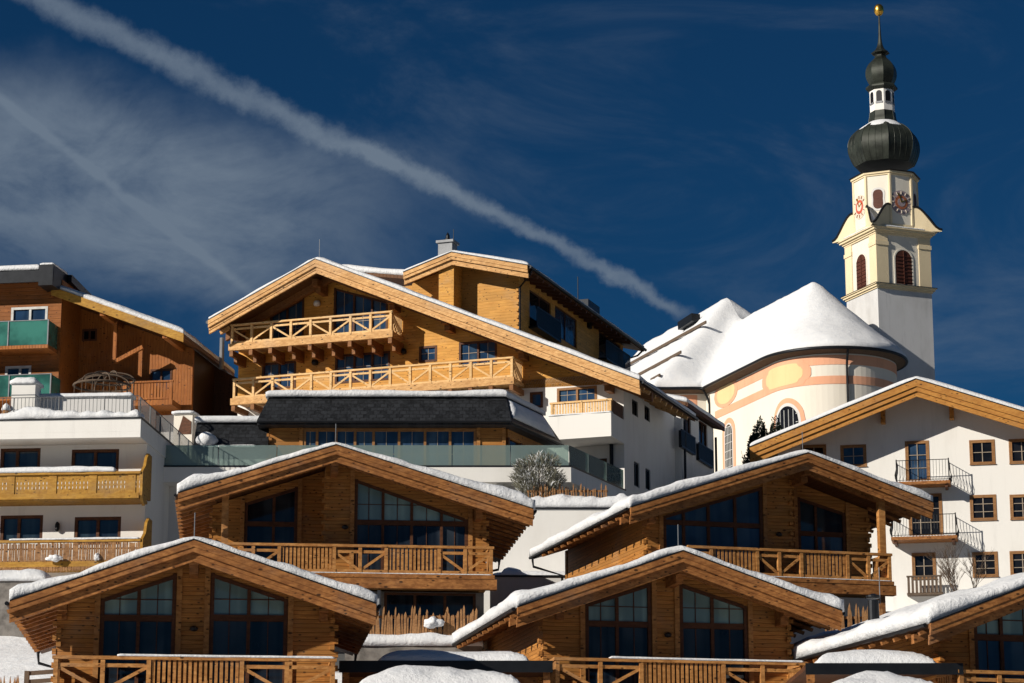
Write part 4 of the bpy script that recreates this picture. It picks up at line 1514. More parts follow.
# balconies
for k, (yt, yb_, yend0, yend1, sn) in enumerate(((472.5, 496, 449, 504, (-60, 115)), (540, 572, 514, 574, (11, 139)))):
    x0 = XL
    x1, z1 = F.uv(140, yt, PD)
    z1 = F.uv(70, yt, PD)[1]
    z0 = z1 - 1.0
    m = MB().box(x0, x1, PD - .04, -.004, z0 - .14, z0 - .02)
    bo = m.build('balcony', 'ochre', hot)
    MB().box(x0, x1 + .05, PD - .13, PD + .13, z1 - .10, z1).build('handrail', 'ochre', bo)
    MB().box(x0, x1, PD - .10, PD + .04, z0 - .12, z0 + .10).build('bottom_rail', 'ochre', bo)
    if k == 0:
        mm = MB()
        n = int((x1 - x0) / .155)
        for i in range(n):
            c = x0 + (i + .5) * (x1 - x0) / n
            # carved baluster boards with a waist
            w = .076
            zs = [z0 + .10, z0 + .28, z0 + .36, z0 + .46, z0 + .56, z0 + .64, z1 - .10]
            ws = [w, w, w * .74, w, w * .74, w, w]
            for za, zb_, wa, wb_ in zip(zs, zs[1:], ws, ws[1:]):
                mm.add([(c - wa, PD - .03, za), (c + wa, PD - .03, za), (c + wb_, PD - .03, zb_), (c - wb_, PD - .03, zb_), (c - wa, PD, za), (c + wa, PD, za), (c + wb_, PD, zb_), (c - wb_, PD, zb_)],
                       [(0, 1, 2, 3), (7, 6, 5, 4), (0, 3, 7, 4), (1, 5, 6, 2)])
        mm.build('slat_panel', 'ochre', bo)
        for px_ in (-30, 11, 53, 93, 132):
            x = ux(F, px_, 485, PD)
            MB().box(x - .16, x + .16, PD - .06, PD + .02, z0 + .1, z1 - .1).build('carved_post', 'ochre', bo)
    else:
        mm = MB()
        n = int((x1 - x0) / .056)
        rr_ = random.Random(3)
        for i in range(n):
            c = x0 + (i + .5) * (x1 - x0) / n
            mm.bar((c + rr_.uniform(-.02, .02), PD - .07, z0 - .25 - rr_.random() * .1), (c + rr_.uniform(-.03, .03), PD - .07, z1 - .1 - rr_.random() * .08), .045, .045, (0, 1, 0))
        for z in (z0 + .1, z0 + .6):
            mm.box(x0, x1, PD - .04, PD, z, z + .06)
        mm.build('woven_screen', 'picket', bo)
    xa, xb_ = ux(F, sn[0], yt, PD), ux(F, sn[1], yt, PD)
    snow_sheet(lambda u, v: (u, v, z1), edged(max(xa, x0), xb_, .3), lin(PD - .12, PD + .25, .06), .24 if k == 0 else .10, 55 + k, edge=.2, side=.5).build('rail_snow', 'snow', bo, True)
    # shaped end board
    zt_, zb_ = F.uv(142, yend0, PD)[1], F.uv(142, yend1, PD)[1]
    e = MB().plate([(PD - .08, z0), (PD + .15, zb_ + .15), (PD + .45, zb_), (PD + .9, z0), (-.01, z0), (-.01, zt_ - .05), (PD + .95, zt_ - .02), (PD + .62, zt_ - .25), (PD + .4, z1 + .3), (PD - .08, z1)], x1 + .02, x1 + .14, T=lambda a, t, b: (t, a, b))
    e.build('end_board', 'ochre', bo)
x, z = F.uv(58, 527)
MB().lathe([(.05, 0), (.1, .08), (.1, .3), (.04, .4)], 8, (x, -.12, z - .2)).build('wall_lamp', 'black', hot)

# round wire frames on the terrace
for i, (px_, py_, rx_, h_, yy, lab) in enumerate(((102, 386, 1.25, .55, 5.0, 'low round wire hoop frame on the snowy roof terrace'), (110, 380, 1.1, .35, 6.6, 'domed wire hoop frame standing behind the low one on the roof terrace'))):
    x, z = F.uv(px_, py_, yy)
    o = F.root('hoop_frame', lab, 'wire frame', 'wire hoop frames on the roof terrace')
    m = MB()
    c = [(x + rx_ * math.cos(t), yy + rx_ * math.sin(t), z) for t in [k * math.pi / 16 for k in range(33)]]
    m.tube(c, .05, 6)
    m.build('hoop', 'bark', o)
    m = MB()
    for k in range(12):
        t = k * math.pi / 6
        m.tube([(x + rx_ * math.cos(t), yy + rx_ * math.sin(t), z), (x + rx_ * math.cos(t) * 1.02, yy + rx_ * math.sin(t) * 1.02, zP0 + .5)], .018, 5)
    m.build('strut', 'bark', o)
    m = MB()
    for k in range(3):
        t = k * math.pi / 3
        m.tube([(x + rx_ * math.cos(t) * math.cos(s), yy + rx_ * math.sin(t) * math.cos(s), z + h_ * math.sin(s)) for s in [q * math.pi / 12 for q in range(13)]], .03, 5)
    m.build('dome_rib', 'bark', o)
# snowy little column shrub by the pillar
x, z = F.uv(6, 411, .3)
o = F.root('wrapped_shrub', 'slim shrub wrapped in sacking and topped with snow, beside the white pillar', 'shrub')
MB().lathe([(.02, 0), (.24, .05), (.27, .4), (.22, .75), (.16, 1.0)], 10, (x, .3, zP0 + .6)).build('wrapping', 'picket', o, True)
MB().lathe([(.17, 0), (.21, .06), (.16, .2), (.05, .32)], 10, (x, .3, zP0 + 1.58)).build('snow_cap', 'snow', o, True)

# ------------------------------------------------------------------ brown timber house far left
F = Fr(120, 380, 128, 9.3, zt(122) - 1)
brn = F.root('hillside_house', 'dark red-brown timber house with green glass balconies and a yellow verge board', 'house')
LY = -3.0
xA, xB = ux(F, -60, 340, LY), ux(F, 60, 340, LY)
zTop = F.uv(30, 281, LY)[1]
wl = [(W4(F, LY, 11, 47.5, 307, 329), [ux(F, 30, 318, LY)]), (W4(F, LY, 5, 31, 366, 384), [ux(F, 20, 370, LY)]), (W4(F, LY, -45, -12, 307, 329), [])]
MB().plate([(xA, -2), (xB, -2), (xB, zTop), (xA, zTop)], LY, LY + .25, [hole(w) for w, c in wl]).build('front_wall', 'brownh', brn)
MB().box(xB - .25, xB, LY + .253, 6, -2, zTop).build('side_wall', 'brown', brn)
for w, c in wl:
    window(brn, w, LY + .1, cols=c, panes=('pane_blue',), frame='whitebar', fw=.13)
for yt, yb_, xr in ((321, 345, 48.5), (375, 393, 51)):
    d = LY - 1.4
    x1, z1 = F.uv(xr, yt, d)
    z1 = F.uv(25, yt, d)[1]
    z0 = F.uv(25, yb_, d)[1] if yt < 350 else z1 - 1.1
    bo = MB().box(xA, x1 + .05, d - .05, LY - .003, z0 - .2, z0 - .02).build('balcony', 'brown', brn)
    gx = lin(xA, x1, 1.9)
    for a, b in zip(gx, gx[1:]):
        MB().box(a + .03, b - .03, d, d + .03, z0, z1).build('glass_panel', 'greenglass', bo)
        MB().box(b - .03, b + .03, d - .04, d + .05, z0 - .1, z1 + .03).build('post', 'grey', bo)
    MB().box(x1 - .02, x1 + .01, d + .06, LY - .01, z0, z1).build('glass_panel', 'greenglass', bo)
    MB().box(xA, x1 + .04, d - .03, d + .06, z1 + .001, z1 + .04).build('handrail', 'grey', bo)
d = LY - 1.2
rl = Roof([(xA, F.uv(0, 271, d)[1]), (ux(F, 53, 275, d), F.uv(0, 271, d)[1])], d, 6)
ro = rl.slab(.12).build('roof', 'metal', brn)
zf0 = F.uv(20, 283, d)[1]
MB().box(xA, ux(F, 54, 275, d), d - .12, d - .004, zf0, F.uv(20, 272, d)[1]).build('fascia_board', 'metal', ro)
MB().box(xA, ux(F, 46, 275, d), d + .01, LY - .01, zTop + .05, zTop + .2).build('soffit', 'brown', brn)
MB().box(ux(F, 40, 275, d), ux(F, 54, 275, d), d - .2, d + 2, F.uv(46, 286, d)[1], F.uv(46, 265.5, d)[1]).build('eave_box', 'metal', ro)
xq = ux(F, 54, 275, d)
zq = F.uv(46, 265.5, d)[1]
MB().bar((xq, d + 2, zq - .2), (xq, d + 10, zq - 0.9), .5, .4).build('roof_edge', 'metal', ro)
snow_sheet(lambda u, v: (u, v, F.uv(0, 271, d)[1]), edged(xA, ux(F, 39, 270, d), .5), edged(d, 5, .8), .34, 61).build('snow_cover', 'snowroof', ro, True)
snow_sheet(lambda u, v: (u, v, zq), edged(ux(F, 41, 265, d), xq, .2), edged(d - .1, d + 2, .3), .16, 62, edge=.2).build('snow_cover', 'snowroof', ro, True)
# right half: lean roof with yellow verge
d = -3.2
ra, rb_ = F.uv(52, 287, d), F.uv(184, 334, d)
ra = (ra[0], ra[1]); rb_ = (rb_[0], rb_[1])
rr = Roof([ra, rb_], d, 6.4)
ro = rr.slab(.18).build('roof', 'soffit', brn)
rr.snow(.36, 63, step=.5).build('snow_cover', 'snowroof', ro, True)
rr.boards(brn, 'ochre', [(-.01, .44, d - .1, d - .005)])
xw1, xw0 = ux(F, 192, 390), xB - .2
wr = [W4(F, 0, 82, 97, 329, 341), W4(F, 0, 150, 172, 369, 390), W4(F, 0, 87, 104, 374, 390)]
MB().plate([(xw0, -2), (xw1, -2), (xw1, rr.z(xw1) - .2), (xw0, rr.z(xw0) - .2)], 0, .25, [hole(w) for w in wr]).build('front_wall', 'brown', brn)
for w in wr:
    window(brn, w, .1, cols=[(w[0] + w[1]) / 2], panes=('pane_blue' if w is wr[1] else 'pane_black',), frame='wframe', fw=.1)
MB().box(xw1 - .25, xw1, .253, 6.2, -2, rr.z(xw1) - .22).build('side_wall', 'shade_boards', brn)
for px_, py_ in ((62, 300), (112, 318), (174, 342)):
    x = ux(F, px_, py_, -1.5)
    MB().box(x - .13, x + .13, d + .1, -.005, rr.z(x) - .55, rr.z(x) - .22).build('purlin', 'brown', brn)
x0, x1 = ux(F, 115, 350, -1.2), ux(F, 124, 362, -1.2)
MB().bar((x0, -1.2, rr.z(x0) - .4), (x0, -1.2, F.uv(118, 363, -1.2)[1]), .2, .2).build('strut', 'brown', brn)
MB().bar((x0, -1.2, F.uv(118, 362, -1.2)[1]), (ux(F, 143, 347, -1.2), -1.2, F.uv(143, 347, -1.2)[1]), .2, .2).build('strut', 'brown', brn)
# its balcony
d2 = -1.6
x0, x1 = ux(F, 80, 390, d2), ux(F, 173, 390, d2)
z1, = F.uv(150, 381, d2)[1:]
z0 = z1 - 1.0
bo = MB().box(x0, x1, d2 - .1, -.005, z0 - .3, z0 - .02).build('balcony', 'brown', brn)
railing(bo, d2, lin(x0 + .1, x1 - .1, 1.8), 's' * (len(lin(x0 + .1, x1 - .1, 1.8)) - 1), z0, z1, 'brown', post=.16, slat=.14, gap=.03)
MB().box(ux(F, 157, 410), ux(F, 192, 410) + .02, -.02, 0 - .003, -2, z0 - .5).build('lower_wall', 'white', brn)
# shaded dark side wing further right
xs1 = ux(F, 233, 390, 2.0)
MB().plate([(xw1 + .003, -2), (xs1, -2), (xs1, rr.z(xs1) - .5), (xw1 + .003, rr.z(xw1) - .3)], 4.0, 4.25).build('side_wing', 'shade_boards', brn)
r3 = Roof([(rb_[0], rb_[1] - .02), (xs1 + .2, F.uv(226, 366, 2)[1])], 1.0, 6.3)
MB().tube([(ux(F, 222, 345, 3), 3, F.uv(222, 360, 3)[1] - .5), (ux(F, 222, 345, 3), 3, F.uv(222, 338, 3)[1])], .13, 10).build('flue_pipe', 'grey', brn)
# pale box with snow on the terrace by the garage
F2 = Fr(180, 400, 118, 9.3, zt(114))
gb = F2.root('garden_box', 'pale rendered box wall with snow on top beside the brown house', 'garden box')
x0, z1 = F2.uv(174, 414)
x1, z0 = F2.uv(192, 436)
MB().box(x0, x1, 0, 2, -1, z1).build('wall', 'cream', gb)
snow_sheet(lambda u, v: (u, v, z1), edged(x0 - .05, x1 + .05, .2), edged(-.1, 2, .3), .2, 66).build('snow_cover', 'snow', gb, True)
MB().plate([(x0 + .2, z0 + .1), (x1 - .05, z0 + .1), (x1 - .05, z1 - .4), ((x0 + x1) / 2, z1 - .1)], -.03, -.004).build('door', 'wframe', gb)

# ------------------------------------------------------------------ white house on the right
F = Fr(915, 480, 125, 12.0, zt(118) - 1.5)
wh = F.root('hillside_house', 'white rendered house with small wooden windows, iron balconies and honey coloured verge boards', 'house')
OV = 2.0
pts = [F.uv(750, 448, -OV), F.uv(916, 380, -OV), F.uv(1095, 434, -OV)]
rw = Roof(pts, -OV, 11)
ro = rw.slab(.2).build('roof', 'honey', wh)
rw.snow(.36, 71, step=.6, amp=.08).build('snow_cover', 'snowroof', ro, True)
rw.boards(wh, 'honey', [(-.01, .34, -OV - .14, -OV - .005), (.31, .58, -OV - .07, -OV + .06), (.55, .84, -OV + .02, -OV + .14)])
m = MB()
for (x0, z0), (x1, z1) in zip(pts, pts[1:]):
    m.plate([(x0, z0 + .015), (x1, z1 + .015), (x1, z1 + .06), (x0, z0 + .06)], -OV - .17, -OV - .02)
m.build('verge_flashing', 'metal', ro)
xl, xr = ux(F, 778, 460), ux(F, 1072, 460)
fdoor = W4(F, 0, 907, 928, 442, 481)
sdoor = W4(F, 0, 910, 941, 495, 536)
whw = [(W4(F, 0, 803, 825, 446, 466), 2, 1), (W4(F, 0, 842, 865, 446, 466), 2, 1), (fdoor, 2, 2), (W4(F, 0, 971, 993.5, 441, 463.5), 2, 1), (W4(F, 0, 1010.5, 1033, 440, 462.5), 2, 1),
       (sdoor, 3, 2), (W4(F, 0, 971.5, 995, 496, 519.5), 2, 2), (W4(F, 0, 1011.5, 1034, 495.5, 518.5), 2, 2),
       (W4(F, 0, 913.5, 934.5, 554, 578), 2, 1), (W4(F, 0, 974, 996.5, 553, 576), 2, 2), (W4(F, 0, 1011.5, 1034, 552, 575), 2, 2)]
MB().plate([(xl, -2), (xr, -2), (xr, rw.z(xr) - .205), (pts[1][0], pts[1][1] - .205), (xl, rw.z(xl) - .205)], 0, .3, [hole(w) for w, a, b in whw]).build('front_wall', 'white', wh)
MB().box(xl, xl + .3, .303, 10, -2, rw.z(xl) - .21).build('side_wall', 'white', wh)
MB().box(xr - .3, xr, .303, 10, -2, rw.z(xr) - .21).build('side_wall', 'white', wh)
for w, nc, nr in whw:
    x0, x1, za, zb_, _ = w
    cs = [x0 + (x1 - x0) * (i + 1) / nc for i in range(nc - 1)]
    wo = window(wh, w, .10, cols=[], panes=('pane_black' if w not in (whw[1][0], fdoor) else 'pane_blue',), frame='wframe2', fw=.085, depth=.12)
    mm = MB()
    for c in cs:
        mm.box(c - .022, c + .022, .02, .065, za + .085, zb_ - .085)
    for r in range(nr):
        z = za + (zb_ - za) * (r + 1) / (nr + 1)
        mm.box(x0 + .085, x1 - .085, .021, .064, z - .016, z + .016)
    mm.build('muntin', 'tanbar', wo)
    # pale wooden surround
    m = MB()
    m.box(x0 - .075, x0 - .004, -.03, .05, za - .02, zb_ + .06).box(x1 + .004, x1 + .075, -.03, .05, za - .02, zb_ + .06).box(x0 - .003, x1 + .003, -.028, .05, zb_ + .003, zb_ + .06)
    if w not in (fdoor, sdoor):
        m.box(x0 - .09, x1 + .09, -.08, .05, za - .07, za - .023)
    m.build('surround', 'wframe2', wo)
for px_, py_ in ((882.5, 409), (951, 403)):
    x = ux(F, px_, py_, -.5)
    z = rw.z(x) - .21
    MB().box(x - .12, x + .12, -OV + .3, -.005, z - .35, z).box(x - .11, x + .11, -.55, -.005, z - .95, z - .353).build('purlin', 'honey', wh)
for s, x in ((-1, pts[0][0]),):
    for i in range(12):
        y = -OV + .6 + i * 1.0
        MB().bar((xl + .1, y, rw.z(xl) - .3), (x, y, rw.z(x) - .3), .14, .18).build('rafter', 'honey', wh)


def iron_balcony(parent, F, x0px, x1px, ytop, ybot, depth, sidex=True):
    x0, x1 = ux(F, x0px, ybot, -depth), ux(F, x1px, ybot, -depth)
    xm = (x0px + x1px) / 2
    z0 = F.uv(xm, ybot, -depth)[1]
    z1 = z0 + 1.08
    bo = MB().box(x0, x1, -depth, -.005, z0 - .16, z0).build('balcony', 'beam', parent)
    for x in (x0 + .2, x1 - .2):
        MB().box(x - .07, x + .07, -depth + .1, -.006, z0 - .32, z0 - .163).build('bracket', 'wframe', bo)
    m = MB()
    P = [(x0 + .04, -.02), (x0 + .04, -depth + .04), (x1 - .04, -depth + .04), (x1 - .04, -.02)]
    for (ax, ay), (bx, by_) in zip(P, P[1:]):
        L_ = math.hypot(bx - ax, by_ - ay)
        n = max(2, int(L_ / .15))
        for i in range(n + 1):
            t = i / n
            x, y = ax + (bx - ax) * t, ay + (by_ - ay) * t
            ox = -.0
            belly = .10
            nx_, ny_ = (by_ - ay) / L_, -(bx - ax) / L_
            if ay != by_:
                nx_, ny_ = (-1 if ax < (x0 + x1) / 2 else 1), 0
            else:
                nx_, ny_ = 0, -1
            m.tube([(x, y, z0), (x + nx_ * belly * .8, y + ny_ * belly * .8, z0 + .18), (x + nx_ * belly, y + ny_ * belly, z0 + .35), (x + nx_ * .02, y + ny_ * .02, z0 + .65), (x, y, z1)], .011, 5)
        m.tube([(ax, ay, z1), (bx, by_, z1)], .02, 6)
        m.tube([(ax, ay, z0 + .08), (bx, by_, z0 + .08)], .014, 6)
    m.build('iron_railing', 'black', bo)
    for x, y in P[1:3]:
        MB().tube([(x, y, z0), (x, y, z1 + .06)], .03, 6).build('post', 'black', bo)
    snow_sheet(lambda u, v: (u, v, z0), edged(x0 + .1, x1 - .1, .3), lin(-depth + .1, -.1, .15), .07, 77, edge=.2).build('floor_snow', 'snow', bo, True)


iron_balcony(wh, F, 896, 950, 460, 481, 1.15)
iron_balcony(wh, F, 891, 957, 517, 536, 1.3)
# wooden flower balcony at the lowest window
d = -.7
x0, z1 = F.uv(906.5, 577.5, d)
x1, z0 = F.uv(943, 594, d)
bo = MB().box(x0, x1, d, -.005, z0, z0 + .1).build('balcony', 'bark', wh)
m = MB()
for i in range(9):
    c = x0 + (i + .5) * (x1 - x0) / 9
    m.box(c - .06, c + .06, d - .03, d, z0 + .1, z1)
m.box(x0, x1, d - .06, d + .03, z1 + .001, z1 + .08)
m.build('slat_panel', 'bark', bo)

# ------------------------------------------------------------------ church
AX = -19.0
aA = R(AX)
axis = Vector((math.sin(aA), math.cos(aA), 0))
side = Vector((math.cos(aA), -math.sin(aA), 0))
tip = at(864, 348.5, 200)
zE = tip.z
RAD = 6.15
Ac = Vector((tip.x, tip.y, 0)) - (-axis) * 0
Ac = Vector((tip.x, tip.y, 0)) + axis * RAD      # apse centre in plan
chbase = zt(200) - 2


def plan(s):
    """eave line, left half: from the tip (s=0) round the apse, along the choir, out to the nave, along the nave; returns plan point"""
    q = RAD * math.pi / 2
    if s <= q:
        t = s / RAD
        return Ac - axis * RAD * math.cos(t) - side * RAD * math.sin(t)
    s -= q
    if s <= CH_L:
        return Ac - side * RAD + axis * s
    s -= CH_L
    if s <= NW:
        t = s / NW
        e = t * t * (3 - 2 * t)
        return Ac + axis * (CH_L + 1.2 * e) - side * (RAD + NW * t)
    s -= NW
    return Ac + axis * (CH_L + 1.2 + s) - side * (RAD + NW)


# choir length from where the concave corner shows (702,386)
CH_L, NW = 8.0, 4.2
bestc = None
for i in range(200):
    CH_L = 4 + i * .1
    p = plan(RAD * math.pi / 2 + CH_L)
    u, v = proj((p.x, p.y, zE))
    if bestc is None or abs(u - 703) < bestc[0]:
        bestc = (abs(u - 703), CH_L, v)
CH_L = bestc[1]
STOT = RAD * math.pi / 2 + CH_L + NW + 26
church = bpy.data.objects.new('church', None)
COL.objects.link(church)
church.location = (Ac.x, Ac.y, chbase)
tag(church, 'baroque church nave with cream walls, salmon painted bands and deep snow on its roof', 'church')
OC = Vector((Ac.x, Ac.y, chbase))


def half(n_a=18):
    ss = [RAD * math.pi / 2 * i / n_a for i in range(n_a)] + lin(RAD * math.pi / 2, RAD * math.pi / 2 + CH_L, 1.2)[:-1]
    s0 = RAD * math.pi / 2 + CH_L
    ss += [s0 + NW * i / 6 for i in range(7)] + [s0 + NW + x for x in (2, 5, 9, 14, 20, 26)]
    return ss


SS = half()


def mirror(p):
    v = p - Ac
    return Ac + axis * v.dot(axis) - side * v.dot(side)


def offp(s, o):
    a, b = plan(max(s - .05, 0)), plan(s + .05)
    t = (b - a).normalized()
    if s < .05:
        t = -side
    n = Vector((-t.y, t.x, 0))
    return plan(s) + n * o


def loopc(o):
    L_ = [offp(s, o) for s in SS]
    return [mirror(p) for p in reversed(L_[1:])] + L_


WOFF = -.7
lp = loopc(WOFF)
n = len(lp)
vs = [tuple(Vector((p.x, p.y, chbase)) - OC) for p in lp] + [tuple(Vector((p.x, p.y, zE + .1)) - OC) for p in lp]
MB().add(vs, [(i, i + 1, i + 1 + n, i + n) for i in range(n - 1)] + [(n - 1, 0, n, 2 * n - 1)]).build('wall', 'cream', church, False)
# eave soffit and cornice
lo_, li_ = loopc(.10), loopc(WOFF - .05)
vs = [tuple(Vector((p.x, p.y, zE - .10)) - OC) for p in lo_] + [tuple(Vector((p.x, p.y, zE - .35)) - OC) for p in li_] + [tuple(Vector((p.x, p.y, zE + .14)) - OC) for p in lo_]
MB().add(vs, [(i, i + 1, i + 1 + n, i + n) for i in range(n - 1)] + [(i + 2 * n, i + 1 + 2 * n, i + 1, i) for i in range(n - 1)]).build('eave', 'bark', church)
m = MB()
m.tube([tuple(Vector((p.x, p.y, zE - .02)) - OC) for p in loopc(.18)], .14, 8)
m.build('gutter', 'metal', church, True)
# roof
RS = 3.0
apexp = at(817, 283.5, (Ac + axis * RS).y)
zR = apexp.z
H1 = zR - zE
nz_top = at(728, 298, (Ac + axis * (CH_L + 9)).y).z


# nave: higher hipped roof
NB = CH_L + 1.2
nhw = RAD + NW
ridge0 = NB + 9.0
rp0 = Ac + axis * ridge0
zN = at(728, 299, rp0.y).z
# shift the nave ridge start so that it shows where the photograph has it
for i in range(120):
    ridge0 = NB + 2 + i * .15
    rp0 = Ac + axis * ridge0
    zN = zE + (zR - zE) * nhw / RAD
    u, v = proj((rp0.x, rp0.y, zN))
    if u < 728:
        break
zN = at(728, 299, rp0.y).z




def smax(a, b, k):
    h = max(k - abs(a - b), 0) / k
    return max(a, b) + h * h * k * .25


def roof_h(p):
    """height of the roof above the eave at a plan point"""
    v = p - Ac
    u, w = v.dot(axis), abs(v.dot(side))
    hc_, hn_ = zR - zE - .15, zN - zE - .15
    if u >= RS:
        c_ = hc_ * (1 - math.sqrt((w / RAD) ** 2 + .004))
    else:
        # ratio along the ray from the ridge end to the eave of the apse
        dx, dy = w, RS - u
        L_ = math.hypot(dx, dy)
        if L_ < 1e-6:
            c_ = hc_ * (1 - math.sqrt(.004))
        else:
            ex, ey = dx / L_, dy / L_
            # solve |(RS,0) + t*(..)| = RAD in apse coordinates, or the straight wall
            bq, cq = -RS * ey, RS * RS - RAD * RAD
            t_ = -bq + math.sqrt(max(bq * bq - cq, 0))
            if RS - t_ * ey > 0 and ex > 1e-6:
                t_ = RAD / ex
            c_ = hc_ * (1 - math.sqrt((L_ / t_) ** 2 + .004))
    n_ = -smax(-hn_ * (1 - math.sqrt((w / nhw) ** 2 + .002)), -hn_ * (u - NB + 1.0) / (ridge0 - NB + 1.0), 1.2) if u > NB - 4 else -5
    return smax(c_, n_, 1.6)


def roofmesh(lift, o):
    q = RAD * math.pi / 2
    c0, c1 = q + CH_L, q + CH_L + NW
    ss = [q * i / 22 for i in range(22)] + lin(q, c0, .45)[:-1] + lin(c0, c1, .3)[:-1] + lin(c1, c1 + 26, .6)
    rows = 26
    nr = rows + 1
    cols = []
    for s in ss:
        if s <= q:
            tg = RS
        elif s <= c0:
            tg = RS + (s - q) / CH_L * (ridge0 * .8 - RS)
        elif s <= c1:
            tg = ridge0 * (.8 + .2 * (s - c0) / NW)
        else:
            tg = max(ridge0 + (s - c1) * .3, (plan(s) - Ac).dot(axis)) if s > c1 + 1e-6 else ridge0
        cols.append((offp(s, o), Ac + axis * tg))
    cols = [(mirror(e), mirror(r)) for e, r in reversed(cols[1:])] + cols
    vs, fs = [], []
    for e, r in cols:
        for i in range(nr):
            t = i / rows
            p = e.lerp(r, t)
            h = max(roof_h(p), -.12) if t > 0 else 0
            ns = min(1, (e - p).length / 1.2)
            h -= .28 * math.sin(min(t, 1) * math.pi) * (1 if h > 0 else 0)
            dl = lift * (.45 + .55 * math.sqrt(max(0, 1 - (1 - ns) ** 2)))
            dl *= 1 + .25 * nz1(p.x * .33, p.y * .33, 3) + .12 * nz1(p.x * 1.1, p.y * 1.1, 7) + (.5 * nz1(p.x * .9, p.y * .9, 5) * (1 - ns))
            vs.append(tuple(Vector((p.x, p.y, zE + .15 + h + dl)) - OC))
    nc = len(cols)
    for k in range(nc - 1):
        for i in range(rows):
            a = k * nr + i
            fs.append((a, a + nr, a + nr + 1, a + 1))
    return vs, fs, nc, nr


v0, f0, nc, nr = roofmesh(0, .12)
rn = MB().add(v0, f0).build('roof', 'slate', church, True)
v1, f1, nc, nr = roofmesh(.6, .16)
nn = len(v1)
fs = list(f1)
for k in range(nc - 1):
    a = k * nr
    fs.append((a, a + nr, a + nr + nn, a + nn))
MB().add(v1 + v0, fs).build('snow_cover', 'churchsnow', rn, True)


def nave_pt(px_, py_, up=.0):
    """meets the left slope of the nave roof"""
    e0 = Ac + axis * NB - side * nhw
    sl_ = (zN - zE) / nhw
    r_ = ray(px_, py_)
    # plane: z = zE + sl*(dist in from eave) ; dist = dot(p-e0, side)
    k = (zE + .15 + up + sl_ * (-e0.dot(side))) / (r_.z - sl_ * r_.dot(side))
    return r_ * k


for (ax_, ay_), (bx_, by_) in (((606, 377), (706, 322)), ((638, 375), (681, 352)), ((651, 380), (660, 375))):
    p, q = nave_pt(ax_, ay_, .50), nave_pt(bx_, by_, .50)
    MB().bar(p - OC, q - OC, .12, .26).build('snow_guard', 'bark', rn)
p, q = nave_pt(682, 329, .55), nave_pt(696, 320, .55)
c = (p + q) / 2
up_n = Vector((0, 0, 1))
MB().bar(p - OC + Vector((0, 0, .25)), q - OC + Vector((0, 0, .25)), .9, .75).build('roof_hatch', 'metal', rn)


# paint, windows and pipes on the curved wall
def wallpt(s, z, o=0.0):
    p = offp(abs(s), WOFF + o)
    if s < 0:
        p = mirror(p)
    return Vector((p.x, p.y, z))


def wall_at(px_, py_):
    best = None
    for i in range(-110, 260):
        s = i * .1
        p = wallpt(s, zE - 2)
        u, v = proj(p)
        f = wallpt(s, zE - 2)
        # skip the faces turned away
        if best is None or abs(u - px_) < best[0]:
            best = (abs(u - px_), s)
    s = best[1]
    lo__, hi__ = chbase - 5, zE + 5
    for _ in range(40):
        mid = (lo__ + hi__) / 2
        if proj(wallpt(s, mid))[1] > py_:
            lo__ = mid
        else:
            hi__ = mid
    return s, lo__


def wallpatch(name, outline, o, mat, cx=None):
    """patch bounded by an (s,z) outline, laid on the wall as a fan of strips"""
    smin, smax = min(p[0] for p in outline), max(p[0] for p in outline)
    N_ = 26
    vs, fs = [], []
    m_ = len(outline)

    def span(s):
        zs = []
        for (a, za), (b, zb_) in zip(outline, outline[1:] + outline[:1]):
            if (a - s) * (b - s) <= 0 and a != b:
                zs.append(za + (zb_ - za) * (s - a) / (b - a))
        return (min(zs), max(zs)) if zs else None
    k = 0
    for i in range(N_ + 1):
        s = smin + (smax - smin) * min(max(i / N_, .002), .998)
        r_ = span(s)
        for z in r_:
            for oo in (.004, o):
                vs.append(tuple(wallpt(s, z, oo) - OC))
    for i in range(N_):
        a, b = i * 4, (i + 1) * 4
        fs += [(a + 1, b + 1, b + 3, a + 3), (a, a + 1, b + 1, b), (a + 2, b + 2, b + 3, a + 3)]
    fs += [(0, 1, 3, 2), (N_ * 4, N_ * 4 + 2, N_ * 4 + 3, N_ * 4 + 1)]
    return MB().add(vs, fs).build(name, mat, church)


def wallband(name, s0, s1, z0, z1, o, mat, step=.5):
    ss = lin(s0, s1, step)
    vs, fs = [], []
    for s in ss:
        for z in (z0, z1):
            for oo in (.004, o):
                vs.append(tuple(wallpt(s, z, oo) - OC))
    for i in range(len(ss) - 1):
        a, b = i * 4, (i + 1) * 4
        fs += [(a + 1, b + 1, b + 3, a + 3), (a, a + 1, b + 1, b), (a + 2, b + 2, b + 3, a + 3)]
    return MB().add(vs, fs).build(name, mat, church)


sB = RAD * math.pi / 2 + CH_L - .05
_, zBand = wall_at(772, 389)
wallband('painted_band', -9, sB, zBand - .34, zBand + .34, .035, 'orange_paint')
wallband('painted_band', -9, sB, zE - 1.25, zE - .45, .03, 'orange_paint')
wallband('painted_band', sB + .1, sB + 3.6, zE - 1.6, zE - .45, .03, 'orange_paint')
wallband('painted_band', sB + .2, sB + 3.4, zE - 3.2, zE - 2.1, .03, 'ochre_paint')


